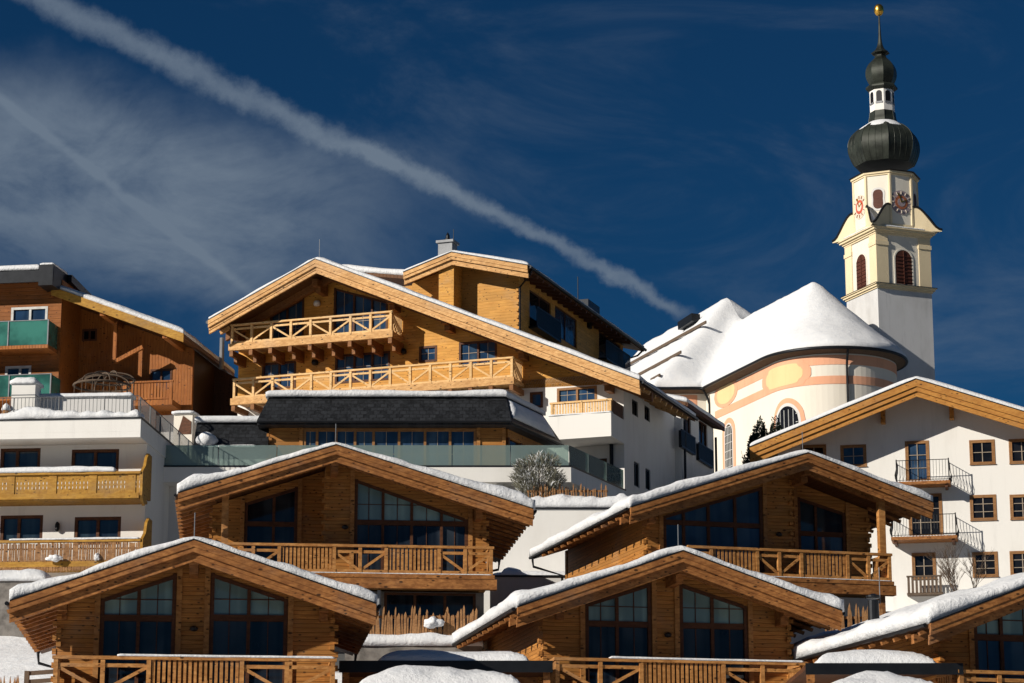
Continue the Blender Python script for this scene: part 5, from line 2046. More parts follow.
def ellipse(px0, py0, px1, py1, k=1.0, lobes=0):
    (sa, _), (sb, _) = wall_at(px0, (py0 + py1) / 2), wall_at(px1, (py0 + py1) / 2)
    xm = (px0 + px1) / 2
    _, za = wall_at(xm, py0)
    _, zb_ = wall_at(xm, py1)
    cs_, cz = (sa + sb) / 2, (za + zb_) / 2
    rs, rz = abs(sa - sb) / 2 * k, abs(za - zb_) / 2 * k
    out = []
    for i in range(48):
        t = 2 * math.pi * i / 48
        c_, s_ = math.cos(t), math.sin(t)
        f = 1.0
        if lobes:
            e = .5
            c_, s_ = math.copysign(abs(c_) ** e, c_) * .98, math.copysign(abs(s_) ** e, s_)
            if abs(c_) > .80:
                s_ *= .72
        out.append((cs_ + rs * c_, cz + rz * s_))
    return out


for args, lb in (((764, 363, 808, 387), 1), ((716, 381, 737, 405), 0)):
    wallpatch('painted_frame', ellipse(*args, 1.12, lb), .045, 'orange_paint')
    wallpatch('painted_panel', ellipse(*args, .86, lb), .06, 'ochre_paint')


def archwin(px0, px1, pyt, pyb, fr_):
    (sa, _), (sb, _) = wall_at(px0, pyt + 8), wall_at(px1, pyt + 8)
    xm = (px0 + px1) / 2
    _, zt_ = wall_at(xm, pyt)
    _, zb_ = wall_at(xm, pyb)
    sa, sb = sorted((sa, sb))
    r_ = (sb - sa) / 2
    cs_ = (sa + sb) / 2

    def arch(g):
        return [(cs_ + (r_ + g) * math.cos(t), zt_ - r_ + (r_ + g) * math.sin(t)) for t in [math.pi * i / 16 for i in range(17)]] + [(cs_ - r_ - g, zb_ - g), (cs_ + r_ + g, zb_ - g)]
    wallpatch('window_surround', arch(fr_), .05, 'orange_paint')
    wallpatch('window_reveal', arch(0), .065, 'white2')
    w = wallpatch('window', arch(-r_ * .16), .075, 'pane_black')
    m = MB()
    for f in (-.5, -.17, .17, .5):
        m.bar(wallpt(cs_ + r_ * f, zb_, .09) - OC, wallpt(cs_ + r_ * f, zt_ - r_ * .35, .09) - OC, .05, .05)
    nb = int((zt_ - zb_) / .7)
    for i in range(1, nb + 1):
        z = zb_ + i * .7
        if z < zt_ - r_ * .4:
            m.bar(wallpt(cs_ - r_ * .8, z, .09) - OC, wallpt(cs_ + r_ * .8, z, .09) - OC, .05, .05)
    m.build('glazing_bar', 'whitebar', w)


archwin(775, 800, 403, 440, .42)
archwin(724.5, 732.5, 423, 475, .45)
for px_ in (703, 846):
    s, _ = wall_at(px_ + .6, 400)
    if px_ == 703:
        s = sB - .1
    MB().tube([tuple(wallpt(s, zE - .1, .75) - OC), tuple(wallpt(s, zE - .8, .35) - OC), tuple(wallpt(s, zE - 1.4, .18) - OC), tuple(wallpt(s, chbase, .18) - OC)], .10, 8).build('downpipe', 'metal', church)

# ------------------------------------------------------------------ bell tower
TY = 211.0
yawT = -22.0
corner = at(877.5, 284, TY)
aT = R(yawT)
tx = Vector((math.cos(aT), -math.sin(aT), 0))
tyv = Vector((math.sin(aT), math.cos(aT), 0))
# front face runs from the near corner to the right, the left face runs back
wid = None
for i in range(400):
    w = 3 + i * .01
    q = corner + tx * w
    if proj(q)[0] > 931.5:
        wid = w
        break
wid2 = wid
cen = corner + tx * wid / 2 + tyv * wid / 2
tb = zt(205) - 2
tower = bpy.data.objects.new('bell_tower', None)
COL.objects.link(tower)
tower.location = (cen.x, cen.y, tb)
tower.rotation_euler = (0, 0, -aT)
tag(tower, 'slender white and yellow bell tower with dark onion dome and gilded ball', 'church tower')
hw = wid / 2


def tz(py, px_=877.5, d=None):
    """height above the tower base of an image row, on the near corner edge"""
    return at(px_, py, corner.y if d is None else d).z - tb


cy = cen.y
zc1 = tz(284)
zc2 = tz(227)
MB().box(-hw, hw, -hw, hw, -1, zc1 - .35).build('shaft', 'greyw', tower)


def cornice(z, h0, steps, name='cornice', mat='yellow'):
    m = MB()
    for o, a, b in steps:
        m.box(-h0 - o, h0 + o, -h0 - o, h0 + o, z + a, z + b)
    return m.build(name, mat, tower)


cornice(zc1, hw, [(.10, -.345, -.2), (.24, -.198, -.02), (.36, -.018, .06)])
MB().box(-hw - .40, hw + .40, -hw - .40, hw + .40, zc1 + .062, zc1 + .10).build('cornice_flashing', 'metal', tower)
# belfry
hb = hw - .05
MB().box(-hb, hb, -hb, hb, zc1 + .103, zc2 - .55).build('belfry', 'towerwhite', tower)
pw = hb * .42
m = MB()
for sx in (-1, 1):
    for sy in (-1, 1):
        for (ax0, ax1, ay0, ay1) in ((sx * hb, sx * (hb - pw), sy * (hb + .07), sy * (hb - .01)), (sx * (hb + .07), sx * (hb - .01), sy * hb, sy * (hb - pw))):
            pass
for sx in (-1, 1):
    for sy in (-1, 1):
        x0, x1 = sx * (hb + .08), sx * (hb - pw)
        y0, y1 = sy * (hb + .08), sy * (hb - pw)
        pb = MB().box(x0, x1, y0, sy * (hb - .05), zc1 + .105, zc2 - .56)
        pb.box(x0, sx * (hb - .05), sy * (hb - .055), y1, zc1 + .105, zc2 - .56)
        pb.box(x0 + sx * .07, x1 - sx * .05, y0 + sy * .07, sy * (hb - .05), zc2 - 1.55, zc2 - 1.2)
        pb.box(x0 + sx * .07, sx * (hb - .05), sy * (hb - .055), y1 - sy * .05, zc2 - 1.55, zc2 - 1.2)
        pb.build('pilaster', 'yellow', tower)
zw0, zw1 = zc1 + .35, tz(245)
rw_ = wid * .155
for k in range(4):
    a = k * math.pi / 2
    c_, s_ = round(math.cos(a)), round(math.sin(a))
    T_ = lambda x, y, z, c_=c_, s_=s_: (x * c_ - y * s_, x * s_ + y * c_, z)
    zwa, zwb = tz(287) + .5, tz(247)
    arch = lambda g: [((rw_ + g) * math.cos(t), zwb - rw_ + (rw_ + g) * math.sin(t)) for t in [math.pi * i / 16 for i in range(17)]] + [(-rw_ - g, zwa - g * .5), (rw_ + g, zwa - g * .5)]
    w = MB().plate(arch(.14), -hb - .05, -hb + .02, [arch(0)], T=T_).build('window', 'towerwhite', tower)
    MB().plate(arch(-.002), -hb - .028, -hb + .01, T=T_).build('louvre_panel', 'louvre', w)
    mm = MB()
    for i in range(14):
        z = zwa + .2 + i * .33
        if z < zwb - rw_ * .5:
            p = T_(-rw_ + .05, -hb - .05, z); q = T_(rw_ - .05, -hb - .05, z)
            mm.bar(p, q, .07, .05)
    p = T_(0, -hb - .06, zwa); q = T_(0, -hb - .06, zwb - .1)
    mm.bar(p, q, .06, .08)
    mm.build('louvre_slat', 'louvre', w)
cornice(zc2, hb, [(.12, -.548, -.40), (.24, -.398, -.25), (.42, -.248, -.06), (.56, -.058, .03)])
# curved bell shaped skirt at the foot of the drum, dark edged
zo0, zo1 = zc2 + .03, tz(168)
ro_ = hw * 1.0
octr = hw * 0.965 / math.cos(math.pi / 8)
OR = math.pi / 8
MB().lathe([(octr, zo0 + .0), (octr, zo1 - .35)], 8, (0, 0, 0), OR).build('drum', 'towerwhite', tower)
m = MB()
for o, a, b in ((.10, -.347, -.2), (.22, -.198, -.03)):
    m.lathe([(octr + o, zo1 + a), (octr + o, zo1 + b)], 8, (0, 0, 0), OR)
m.build('drum_cornice', 'yellow', tower)
MB().lathe([(octr + .07, zo0 + .002), (octr + .07, zo0 + .5)], 8, (0, 0, 0), OR).build('drum_plinth', 'yellow', tower)
MB().lathe([(octr + .30, zo1 - .025), (octr + .38, zo1 + .03), (octr + .2, zo1 + .12)], 8, (0, 0, 0), OR).build('drum_flashing', 'metal', tower)
# corner strips of the drum
for k in range(8):
    a = OR + k * math.pi / 4
    x, y = octr * math.cos(a), octr * math.sin(a)
    MB().lathe([(.16, zo0 + .5), (.16, zo1 - .35)], 6, (x * .985, y * .985, 0)).build('drum_pilaster', 'yellow', tower)
# sweeping roof skirts at the four corners
ap = octr * math.cos(math.pi / 8)
for sx in (-1, 1):
    for sy in (-1, 1):
        vs, fs = [], []
        Nn = 10
        E = hb + .85
        corner2 = Vector((sx * E, sy * E, zo0 + .0))
        # top edge of the skirt follows the diagonal face of the drum
        A_ = Vector((sx * ap, sy * octr * math.sin(math.pi / 8), 0))
        B_ = Vector((sx * octr * math.sin(math.pi / 8), sy * ap, 0))
        hgt = (zo1 - zo0) * .40
        prof = []
        rows = []
        for i in range(Nn + 1):
            t = i / Nn
            zz = zo0 + .06 + hgt * (1.15 * t * t * (3 - 2 * t) - .15 * t) + .12 * max(0, 1 - t * 6)
            P_ = corner2.lerp(Vector((A_.x, A_.y, 0)), t)
            Q_ = corner2.lerp(Vector((B_.x, B_.y, 0)), t)
            cx_ = corner2.lerp((A_ + B_) / 2, t)
            rows.append(((P_.x, P_.y, zz + .30 * math.sin(t * math.pi)), (cx_.x, cx_.y, zo0 + .06 + (zz - zo0 - .06) * (1 - .80 * t)), (Q_.x, Q_.y, zz + .30 * math.sin(t * math.pi))))
        for r_ in rows:
            vs += list(r_)
        for i in range(Nn):
            a = i * 3
            fs += [(a, a + 3, a + 4, a + 1), (a + 1, a + 4, a + 5, a + 2)]
        sk = MB().add(vs, fs).build('corner_roof', 'snow' if (sx, sy) == (-1, -1) else 'metal', tower, True)
        m = MB()
        m.tube([r_[0] for r_ in rows], .11, 6)
        m.tube([r_[2] for r_ in rows], .11, 6)
        m.build('roof_edge', 'metal', sk)
        # curved yellow cheek wall under each dark edge
        for j, Dv in ((0, A_), (2, B_)):
            vs, fs = [], []
            for r_ in rows:
                p = r_[j]
                vs += [p, (p[0], p[1], zo0 + .0)]
            fs = [(i * 2, i * 2 + 1, i * 2 + 3, i * 2 + 2) for i in range(Nn)]
            MB().add(vs, fs).build('cheek_wall', 'yellow', sk)
# snow on the ledge
m = MB()
for k in range(4):
    a = k * math.pi / 2
    c_, s_ = round(math.cos(a)), round(math.sin(a))
    T_ = lambda x, y, z, c_=c_, s_=s_: (x * c_ - y * s_, x * s_ + y * c_, z)
    o = snow_sheet(lambda u, v: (u, v, zo0 + .03), edged(-hb * .75, hb * .75, .3), lin(-hb - .5, -ap - .02, .08), .16, 80 + k, edge=.2)
    o.v = [T_(*p) for p in o.v]
    o.build('ledge_snow', 'snow', tower, True)
# oval windows on the diagonals and clocks on the main faces
zmid = tz(195.5)
for k in range(8):
    a = k * math.pi / 4
    c_, s_ = math.cos(a), math.sin(a)
    T_ = lambda x, y, z, c_=c_, s_=s_: (x * c_ - y * s_, x * s_ + y * c_, z)
    if k % 2:
        pw_ = octr * math.sin(math.pi / 8)
        quat = [(.62 * math.cos(t) * pw_ * (1 - .12 * math.cos(4 * t)), zmid + 1.12 * math.sin(t) * (1 - .05 * math.cos(4 * t))) for t in [2 * math.pi * i / 48 for i in range(48)]]
        w = MB().plate(quat, -ap - .045, -ap + .02, T=T_).build('window', 'white2', tower)
        q2 = [(x * .72, zmid + (z - zmid) * .82) for x, z in quat]
        MB().plate(q2, -ap - .07, -ap - .02, T=T_).build('shutter', 'louvre', w)
    else:
        rc_ = octr * math.sin(math.pi / 8) * 1.0
        zk = tz(199)
        cl = MB().plate([(rc_ * math.cos(t), zk + rc_ * math.sin(t)) for t in [2 * math.pi * i / 40 for i in range(40)]], -ap - .05, -ap + .02,
                        T=T_).build('clock', 'dial' if k == 0 else 'dialpale', tower)
        inner = MB().plate([(rc_ * .58 * math.cos(t), zk + rc_ * .58 * math.sin(t)) for t in [2 * math.pi * i / 32 for i in range(32)]], -ap - .075, -ap - .052, T=T_).build('dial_centre', 'terracotta' if k == 0 else 'dialred', cl)
        MB().plate([(rc_ * .36 * math.cos(t), zk + rc_ * .36 * math.sin(t)) for t in [2 * math.pi * i / 32 for i in range(32)]], -ap - .09, -ap - .078, T=T_).build('dial_disc', 'dial' if k == 0 else 'dialpale', cl)
        mm = MB()
        for i in range(12):
            t = math.pi * i / 6
            p = T_(rc_ * .68 * math.cos(t), -ap - .06, zk + rc_ * .68 * math.sin(t))
            q = T_(rc_ * .92 * math.cos(t), -ap - .06, zk + rc_ * .92 * math.sin(t))
            mm.bar(p, q, .11, .05, (c_, s_, 0))
        mm.build('hour_mark', 'dialpale' if k == 0 else 'terracotta', cl)
        for t, ln in ((1.9, .8), (0.5, .5)):
            MB().bar(T_(0, -ap - .10, zk), T_(rc_ * ln * math.cos(t), -ap - .10, zk + rc_ * ln * math.sin(t)), .05, .09, (0, 0, 1)).build('clock_hand', 'gilt', cl)
# onion dome
def zc(py):
    return at(881, py, cy).z - tb
def rpx(px_):
    return px_ / FOC * cy * 1.0
def smooth_prof(pr, k=4):
    out = []
    for i in range(len(pr) - 1):
        p0, p1, p2, p3 = pr[max(i - 1, 0)], pr[i], pr[i + 1], pr[min(i + 2, len(pr) - 1)]
        for j in range(k):
            t_ = j / k
            out.append(tuple(.5 * (2 * b + (c - a) * t_ + (2 * a - 5 * b + 4 * c - d) * t_ ** 2 + (3 * b - a - 3 * c + d) * t_ ** 3) for a, b, c, d in zip(p0, p1, p2, p3)))
    return out + [pr[-1]]


prof = [(29.5, 167.0), (31.5, 164), (34, 158.5), (35.6, 153), (36.0, 147.5), (35.0, 142), (31.8, 136), (25, 130), (18, 126.6), (14.5, 124.8), (14.0, 121), (13.2, 117.5), (12.8, 113)]
prof = smooth_prof(prof)
MB().lathe([(rpx(r) * 1.04, zc(p)) for r, p in prof], 8, (0, 0, 0), OR).build('onion_dome', 'copper', tower)
dome = [o for o in COL.objects if o.parent == tower and o.name.startswith('onion_dome')][0]
m = MB()
for k in range(8):
    a = OR + k * math.pi / 4
    m.tube([(rpx(r) * 1.04 * math.cos(a), rpx(r) * 1.04 * math.sin(a), zc(p)) for r, p in prof], .03, 5)
m.build('dome_rib', 'copper', dome)
m = MB()
for k in range(8):
    for f in (.25, .5, .75):
        pts_ = []
        for r, p in prof[:33]:
            a, b = OR + k * math.pi / 4, OR + (k + 1) * math.pi / 4
            rr_ = rpx(r) * 1.04
            x = rr_ * (math.cos(a) * (1 - f) + math.cos(b) * f)
            y = rr_ * (math.sin(a) * (1 - f) + math.sin(b) * f)
            pts_.append((x * 1.003, y * 1.003, zc(p)))
        m.tube(pts_, .015, 4)
m.build('dome_seam', 'copper', dome)
MB().lathe([(rpx(26.5), zc(131.6)), (rpx(25.5), zc(130.3)), (rpx(19), zc(126.2)), (rpx(15), zc(123.5)), (rpx(13), zc(123))], 24, (0, 0, 0), 0).build('snow_cap', 'snow', dome, True)
# lantern
lr_ = rpx(12.9)
MB().lathe([(lr_, zc(114)), (lr_, zc(92))], 8, (0, 0, 0), OR).build('lantern', 'white', tower)
lan = [o for o in COL.objects if o.parent == tower and o.name.startswith('lantern')][0]
lap = lr_ * math.cos(math.pi / 8)
for k in range(8):
    a = k * math.pi / 4
    c_, s_ = math.cos(a), math.sin(a)
    T_ = lambda x, y, z, c_=c_, s_=s_: (x * c_ - y * s_, x * s_ + y * c_, z)
    hw_ = lr_ * .23
    z0, z1 = zc(104), zc(93.5)
    MB().plate([(hw_ * math.cos(t), z1 - hw_ + hw_ * math.sin(t)) for t in [math.pi * i / 10 for i in range(11)]] + [(-hw_, z0), (hw_, z0)], -lap - .03, -lap + .01, T=T_).build('lantern_opening', 'black', lan)
    MB().plate([(-hw_ * 1.25, z0 - .2), (hw_ * 1.25, z0 - .2), (hw_ * 1.25, z0 - .04), (-hw_ * 1.25, z0 - .04)], -lap - .06, -lap + .01, T=T_).build('opening_sill', 'grey', lan)
MB().lathe([(rpx(13), zc(92)), (rpx(16.8), zc(89.5)), (rpx(16.8), zc(88)), (rpx(14.5), zc(86))], 8, (0, 0, 0), OR).build('lantern_roof', 'copper', tower)
prof = [(12, 86), (14.5, 82), (16.3, 77), (16.2, 71), (13.5, 65), (9, 60.5), (6.5, 58), (6, 55.5), (9.3, 54), (9.3, 52.8), (5.5, 50), (3.0, 45.5), (1.7, 38), (1.1, 26), (.8, 15)]
prof = smooth_prof(prof)
MB().lathe([(rpx(r), zc(p)) for r, p in prof], 8, (0, 0, 0), OR).build('small_onion', 'copper', tower)
MB().lathe([(.02, zc(16)), (rpx(3), zc(15)), (rpx(4.9), zc(12.5)), (rpx(5.2), zc(10)), (rpx(4.7), zc(7)), (rpx(3), zc(5)), (.02, zc(4))], 20).build('gilded_ball', 'gilt', tower, True)

# ------------------------------------------------------------------ garden walls, fences, plants
F = Fr(560, 530, 104, 0, zt(104) - 3)
gw = F.root('garden_wall', 'smooth white garden wall topped with loose snow, between the two upper chalets', 'wall')
x0, x1 = ux(F, 470, 530), ux(F, 640, 530)
z1 = F.uv(560, 509, 0)[1]
MB().box(x0, x1, 0, 1.75, -1, z1).build('wall', 'white', gw)
MB().box(x0, x1 + .05, -.08, .45, z1 + .003, z1 + .06).build('coping', 'metal', gw)
zz = z1 + .06
snow_sheet(lambda u, v: (u, v, zz), edged(x0, x1, .16), lin(-.05, 1.6, .14), .46, 91, edge=.3, side=.35, amp=1.0).build('snow_cover', 'snow', gw, True)
# lower wall in front of it
F3 = Fr(530, 580, 100, 0, zt(100) - 2)
lt = F3.root('retaining_wall', 'low shaded grey wall with a dark cap and snow heap between the upper chalets', 'wall')
x0, z1 = F3.uv(490, 577)
x1 = ux(F3, 640, 577)
MB().box(x0, x1, 0, .35, -2, z1).build('wall', 'white2', lt)
MB().box(x0, x1 + .05, -.06, .40, z1 + .003, z1 + .07).build('coping', 'metal', lt)
xs0, xs1 = ux(F3, 500, 577), ux(F3, 524, 577)
snow_sheet(lambda u, v: (u, v, z1 + .07), edged(xs0, xs1, .12), edged(-.03, 1.5, .15), .42, 92, edge=.7, side=.06).build('snow_cover', 'snow', lt, True)
snow_sheet(lambda u, v: (u, v, z1 - .1 + .12 * v), edged(x0, x1, .3), edged(.40, 3.9, .3), .3, 93, edge=.4, side=.3).build('bank_snow', 'snow', lt, True)


def picket_fence(F, label, px0, px1, pyt, pyb, d, n, group=None, seed=0, wid_=.085, rails=True, jit=.25, mat='picket'):
    root = F.root('picket_fence', label, 'fence', group)
    r_ = random.Random(seed)
    x0, x1 = ux(F, px0, pyb, d), ux(F, px1, pyb, d)
    protos = []
    for k in range(4):
        w = wid_ * (.55 + .12 * k)
        h = 1.0
        m = MB().plate([(-w / 2, 0), (w / 2, 0), (w / 2 * .9, h * .9), (.1 * w, h), (-w / 2 * .95, h * .88)], -.025, .025)
        protos.append(m.mesh('picket', mat))
    for i in range(n):
        t = (i + .5) / n
        px_ = px0 + (px1 - px0) * t
        x = x0 + (x1 - x0) * t
        zb_ = F.uv(px_, pyb, d)[1]
        zt_ = F.uv(px_, pyt, d)[1] + r_.uniform(-jit, jit * .6)
        o = bpy.data.objects.new('picket', protos[r_.randrange(4)])
        COL.objects.link(o)
        o.parent = root
        o.location = (x, d + r_.uniform(-.02, .02), zb_)
        o.scale = (1, 1, max(.2, zt_ - zb_))
        o.rotation_euler = (0, r_.uniform(-.07, .07), 0)
    if rails:
        za, zb_ = F.uv(px0, pyb - (pyb - pyt) * .3, d)[1], F.uv(px1, pyb - (pyb - pyt) * .3, d)[1]
        MB().bar((x0, d + .06, za), (x1, d + .06, zb_), .05, .09).build('fence_rail', mat, root)
        za, zb_ = F.uv(px0, pyb - (pyb - pyt) * .75, d)[1], F.uv(px1, pyb - (pyb - pyt) * .75, d)[1]
        MB().bar((x0, d + .06, za), (x1, d + .06, zb_), .05, .09).build('fence_rail', mat, root)
    return root


F = Fr(560, 500, 104, 0, zt(104))
picket_fence(F, 'row of short larch pickets half buried in loose snow on the garden wall', 527, 608, 486, 506, .55, 30, 'larch picket fences', 4)
F = Fr(420, 630, 83, 0, zt(83))
picket_fence(F, 'uneven split larch picket fence under the porch chalet balcony, snow lump hanging on it', 362, 476, 609, 640, 0, 44, 'larch picket fences', 5, wid_=.10)
# stepped bank below that fence
bk = F.root('retaining_wall', 'low stone retaining wall with a thick snow pad, below the split picket fence', 'wall')
x0, x1 = ux(F, 345, 645, -.5), ux(F, 482, 645, -.5)
z1 = F.uv(400, 646, -.5)[1]
MB().box(x0, x1, -.5, .6, -3, z1).build('wall', 'stone', bk)
snow_sheet(lambda u, v: (u, v, z1), edged(x0, x1, .2), lin(-.52, .6, .12), .40, 95, edge=.35, side=.5, amp=.4).build('snow_cover', 'snow', bk, True)
F = Fr(855, 615, 88.2, 0, zt(88))
picket_fence(F, 'tall grey-brown picket fence between the middle and right front chalet roofs', 826, 884, 606, 652, 0, 22, 'larch picket fences', 6, wid_=.11)
F = Fr(25, 680, 76, 0, zt(76))
picket_fence(F, 'thin snow fence at the foot of the left slope', 0, 27, 676, 735, 0, 8, 'larch picket fences', 7, wid_=.09, jit=.05)
hr = F.root('rail_fence', 'two-rail wooden fence beside the front balcony on the left slope', 'fence')
x0, x1 = ux(F, 27, 675), ux(F, 54, 675)
for y_ in (672.5, 681):
    MB().bar((x0, 0, F.uv(27, y_ + 1)[1]), (x1, 0, F.uv(54, y_ - 1)[1]), .06, .13).build('fence_rail', 'bark', hr)
MB().box(x0 - .07, x0 + .07, -.07, .07, -1, F.uv(27, 671)[1]).build('post', 'bark', hr)

# snow lumps hanging on the fences
def snow_lump(px_, py_, Y, size, label, seed):
    c = at(px_, py_, Y)
    o = bpy.data.objects.new('snow_lump', None)
    bm = bmesh.new()
    bmesh.ops.create_icosphere(bm, subdivisions=4, radius=1)
    for v in bm.verts:
        d = 1 + .45 * noise.noise(v.co * 1.4 + Vector((seed, 0, 0))) + .12 * noise.noise(v.co * 4 + Vector((0, seed, 0)))
        v.co = Vector((v.co.x * size[0] * d, v.co.y * size[1] * d, v.co.z * size[2] * d))
    me = bpy.data.meshes.new('snow_lump')
    bm.to_mesh(me); bm.free()
    for p in me.polygons: p.use_smooth = True
    me.materials.append(M['snow'])
    o = bpy.data.objects.new('snow_lump', me)
    COL.objects.link(o)
    o.location = c
    return tag(o, label, 'snow lump', 'snow lumps caught on fences')


snow_lump(433, 623, 82.8, (.34, .2, .18), 'snow lump caught on the split picket fence under the porch chalet', 1)
snow_lump(54, 558, 102.25, (.30, .16, .15), 'larger snow lump stuck on the woven screen of the hotel balcony', 2)
snow_lump(97, 557, 102.25, (.12, .12, .16), 'smaller upright snow lump stuck on the woven screen of the hotel balcony', 3)

# retaining wall lower left
F = Fr(20, 590, 94, 0, zt(94) - 1)
rwl = F.root('retaining_wall', 'grey block retaining wall with a snow cap below the white hotel', 'wall')
x0, x1 = ux(F, -60, 590), ux(F, 45, 590)
z1 = F.uv(20, 581)[1]
MB().box(x0, x1, 0, .8, -2, z1).build('wall', 'stone', rwl)
snow_sheet(lambda u, v: (u, v, z1), edged(x0, x1, .25), lin(-.06, 4.5, .3), .42, 97, edge=.5, side=.4, amp=.4).build('snow_cover', 'snow', rwl, True)


# car ports with snow in front
def carport(px0, px1, py0, py1, Y, label, seed, mounds, dep=6.0):
    F = Fr((px0 + px1) / 2, py0, Y, 0, zt(Y) - 2)
    o = F.root('car_port', label, 'car port', 'snow covered car ports between the front chalets')
    x0, x1 = ux(F, px0, py0), ux(F, px1, py0)
    z1, z0 = F.uv((px0 + px1) / 2, py0)[1], F.uv((px0 + px1) / 2, py1)[1]
    roof = MB().box(x0, x1, 0, dep, z0 + .05, z1 - .02).build('roof', 'wframe', o)
    MB().box(x0 - .02, x1 + .02, -.06, -.003, z0 - .1, z1 + .02).build('fascia_board', 'metal', roof)
    for x in (x0 + .15, x1 - .15):
        MB().box(x - .1, x + .1, .2, .4, -1, z0 + .047).build('post', 'beam', o)
    MB().box(x0, x1, dep - .4, dep - .2, -1, z0 + .046).build('rear_wall', 'beam', o)
    xm0, xm1 = ux(F, mounds[0], py0), ux(F, mounds[1], py0)
    snow_sheet(lambda u, v: (u, v, z1 - .02), edged(xm0, xm1, .3), edged(.02, dep - .5, .4), mounds[2], seed, edge=1.3, side=.12, amp=.2).build('snow_cover', 'snow', roof, True)
    return F, z0


Fc, zc0 = carport(340, 552, 661.5, 669, 72.3, 'snowy car port with black edge between the two front timber chalets', 101, (380, 528, .46), 3.4)
Fd, zd0 = carport(806, 962, 664, 671, 68, 'snowy car port with black edge in front of the chalet with the flue', 102, (818, 935, .50))


def front_roof(px0, px1, pyt, Y, label, seed, thick):
    F = Fr((px0 + px1) / 2, pyt, Y, 0, zt(Y) - 2)
    o = F.root('shed', label, 'shed', 'low sheds under deep snow at the front')
    x0, x1 = ux(F, px0, pyt), ux(F, px1, pyt)
    z1 = F.uv((px0 + px1) / 2, pyt)[1] - thick * .9
    MB().box(x0, x1, 0, 5, z1 - .25, z1 - .01).build('roof', 'metal', o)
    MB().box(x0 + .3, x1 - .3, .3, 4.9, -1, z1 - .253).build('wall', 'beam', o)
    snow_sheet(lambda u, v: (u, v, z1 - .01), edged(x0 + .1, x1 - .1, .22), edged(-.05, 4.9, .3), thick, seed, edge=1.7, side=.2, amp=.25, over=.2).build('snow_cover', 'snow', o.children[0], True)


front_roof(352, 527, 667, 62, 'deep pillow of snow on a low shed roof in front of the left car port', 111, .8)
front_roof(820, 948, 671, 61, 'deep pillow of snow on a low shed roof in front of the right car port', 112, .8)


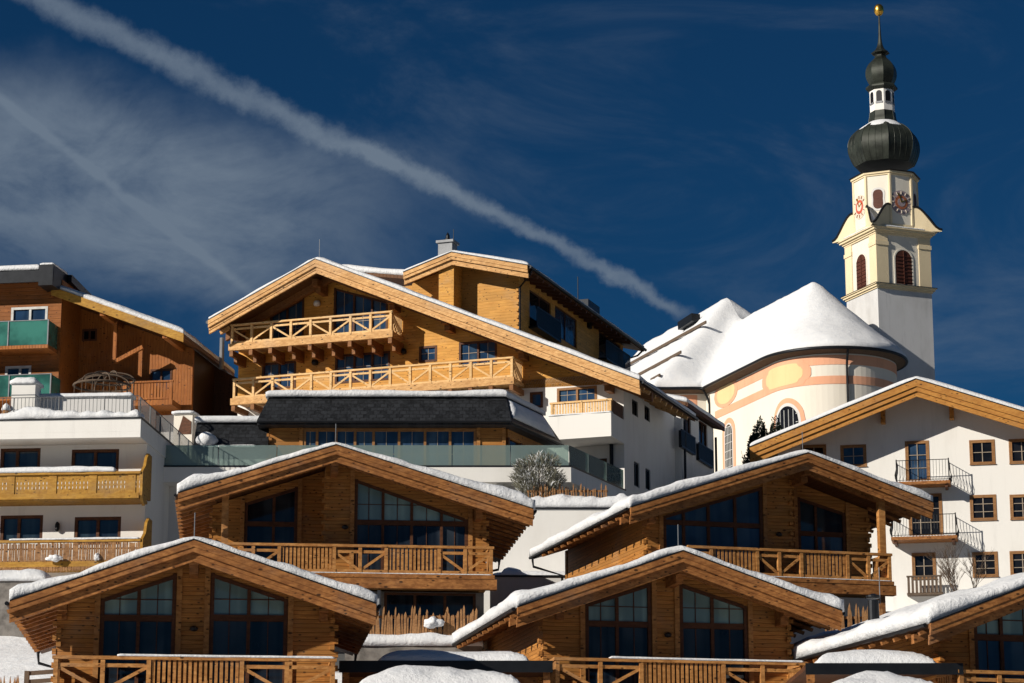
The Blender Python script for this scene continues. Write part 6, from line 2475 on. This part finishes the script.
# plants
def foliage(name, label, cat, px_, pyb, Y, h, w, n, mats, seed, leaf=(.05, .16), shape='egg', stem='bark', ground=False):
    base = at(px_, pyb, Y)
    if ground:
        h += base.z - zt(Y)
        base.z = zt(Y)
    o = bpy.data.objects.new(name, None)
    COL.objects.link(o)
    o.location = base
    tag(o, label, cat)
    r_ = random.Random(seed)
    tr = MB()
    tr.tube([(0, 0, -.5), (0, 0, h * .5)], .06 * w, 6, .02)
    for k in range(9):
        a = k * 2.4
        tr.tube([(0, 0, h * .08), (w * .3 * math.cos(a), w * .3 * math.sin(a), h * (.3 + .03 * k)), (w * .42 * math.cos(a), w * .42 * math.sin(a), h * (.5 + .04 * k))], .03, 5, .01)
    tr.build('stem', stem, o)
    for mi, (mat, share) in enumerate(mats):
        m = MB()
        for i in range(int(n * share)):
            while True:
                x, y, z = r_.uniform(-1, 1), r_.uniform(-1, 1), r_.uniform(0, 1)
                rad = math.sqrt(x * x + y * y)
                lim = {'egg': math.sqrt(max(0, 1 - (2 * z - .8) ** 2 / 1.5)), 'col': (1 - z ** 3) * (.55 + .9 * z * (1 - z))}[shape]
                lump = .78 + .75 * noise.noise(Vector((x * 2.3 + seed, y * 2.3, z * 3.4)))
                if rad < lim * lump and rad > lim * lump * r_.random() ** .5 * .8:
                    break
            p = Vector((x * w / 2, y * w / 2, z * h))
            d = Vector((x + r_.uniform(-.6, .6), y + r_.uniform(-.6, .6), r_.uniform(.1, 1.4))).normalized()
            s_ = d.cross(Vector((r_.uniform(-1, 1), r_.uniform(-1, 1), r_.uniform(-1, 1)))).normalized()
            l_, ww = leaf[1] * r_.uniform(.6, 1.4), leaf[0] * r_.uniform(.6, 1.3)
            if mi == 1 and len(mats) > 1:
                p = p + Vector((0, 0, .02))
            m.add([p - s_ * ww / 2, p + d * l_ * .5 + s_ * ww / 2 * .4 - s_ * ww * .8, p + d * l_, p + d * l_ * .5 + s_ * ww * .8], [(0, 1, 2, 3)])
        m.build('foliage' if mi == 0 else 'snow_dusting', mat, o, False, False)
    return o


foliage('snowy_shrub', 'rounded grey-green shrub dusted with snow in front of the glass terrace', 'shrub', 538, 500, 105.2, 1.95, 2.15, 5200, [('shrubleaf', .84), ('snow', .16)], 5, (.022, .24))
foliage('yew_tree', 'dark narrow yew below the church wall, the lower of the two', 'tree', 761, 444, 150, 1.8, 3.0, 14000, [('needle', 1.0)], 6, (.06, .18), 'col', 'bark', True)
foliage('yew_tree', 'dark broad yew touching the arched church window, the higher of the two', 'tree', 776, 440, 150.4, 1.6, 3.6, 16000, [('needle', 1.0)], 8, (.06, .18), 'col', 'bark', True)

# bare tree by the white house
def bare_tree(px_, pyb, Y, h, seed, label, name='bare_tree', spread=.55, depth=5):
    base = at(px_, pyb, Y)
    h += base.z - zt(Y)
    base.z = zt(Y)
    o = bpy.data.objects.new(name, None)
    COL.objects.link(o)
    o.location = base
    tag(o, label, 'tree')
    r_ = random.Random(seed)
    trunk, twig = MB(), MB()

    def grow(p, d, l, r, k):
        q = p + d * l
        (trunk if k >= depth - 1 else twig).tube([p, p.lerp(q, .5) + Vector((r_.uniform(-1, 1), r_.uniform(-1, 1), 0)) * l * .05, q], r, 5, r * .6)
        if k == 0:
            return
        for i in range(3 if k > 2 else 4):
            nd = (d + Vector((r_.uniform(-1, 1), r_.uniform(-1, 1), r_.uniform(-.15, .8))) * spread).normalized()
            grow(q if i else p.lerp(q, .7), nd, l * r_.uniform(.6, .82), r * .6, k - 1)
    for k in range(3):
        a = k * 2.1
        grow(Vector((0, 0, -.3)), Vector((.45 * math.cos(a), .3 * math.sin(a), 1)).normalized(), h * .28, .05, depth)
    trunk.build('trunk', 'bark', o)
    twig.build('crown', 'bark', o, False, False)


bare_tree(964, 600, 121, 3.6, 3, 'small leafless tree with fine pale twigs in front of the white house wall')
bare_tree(158, 570, 97, 1.2, 9, 'leafless brown twiggy bush in the gap beside the hotel side wall', 'bare_bush', .4, 3)
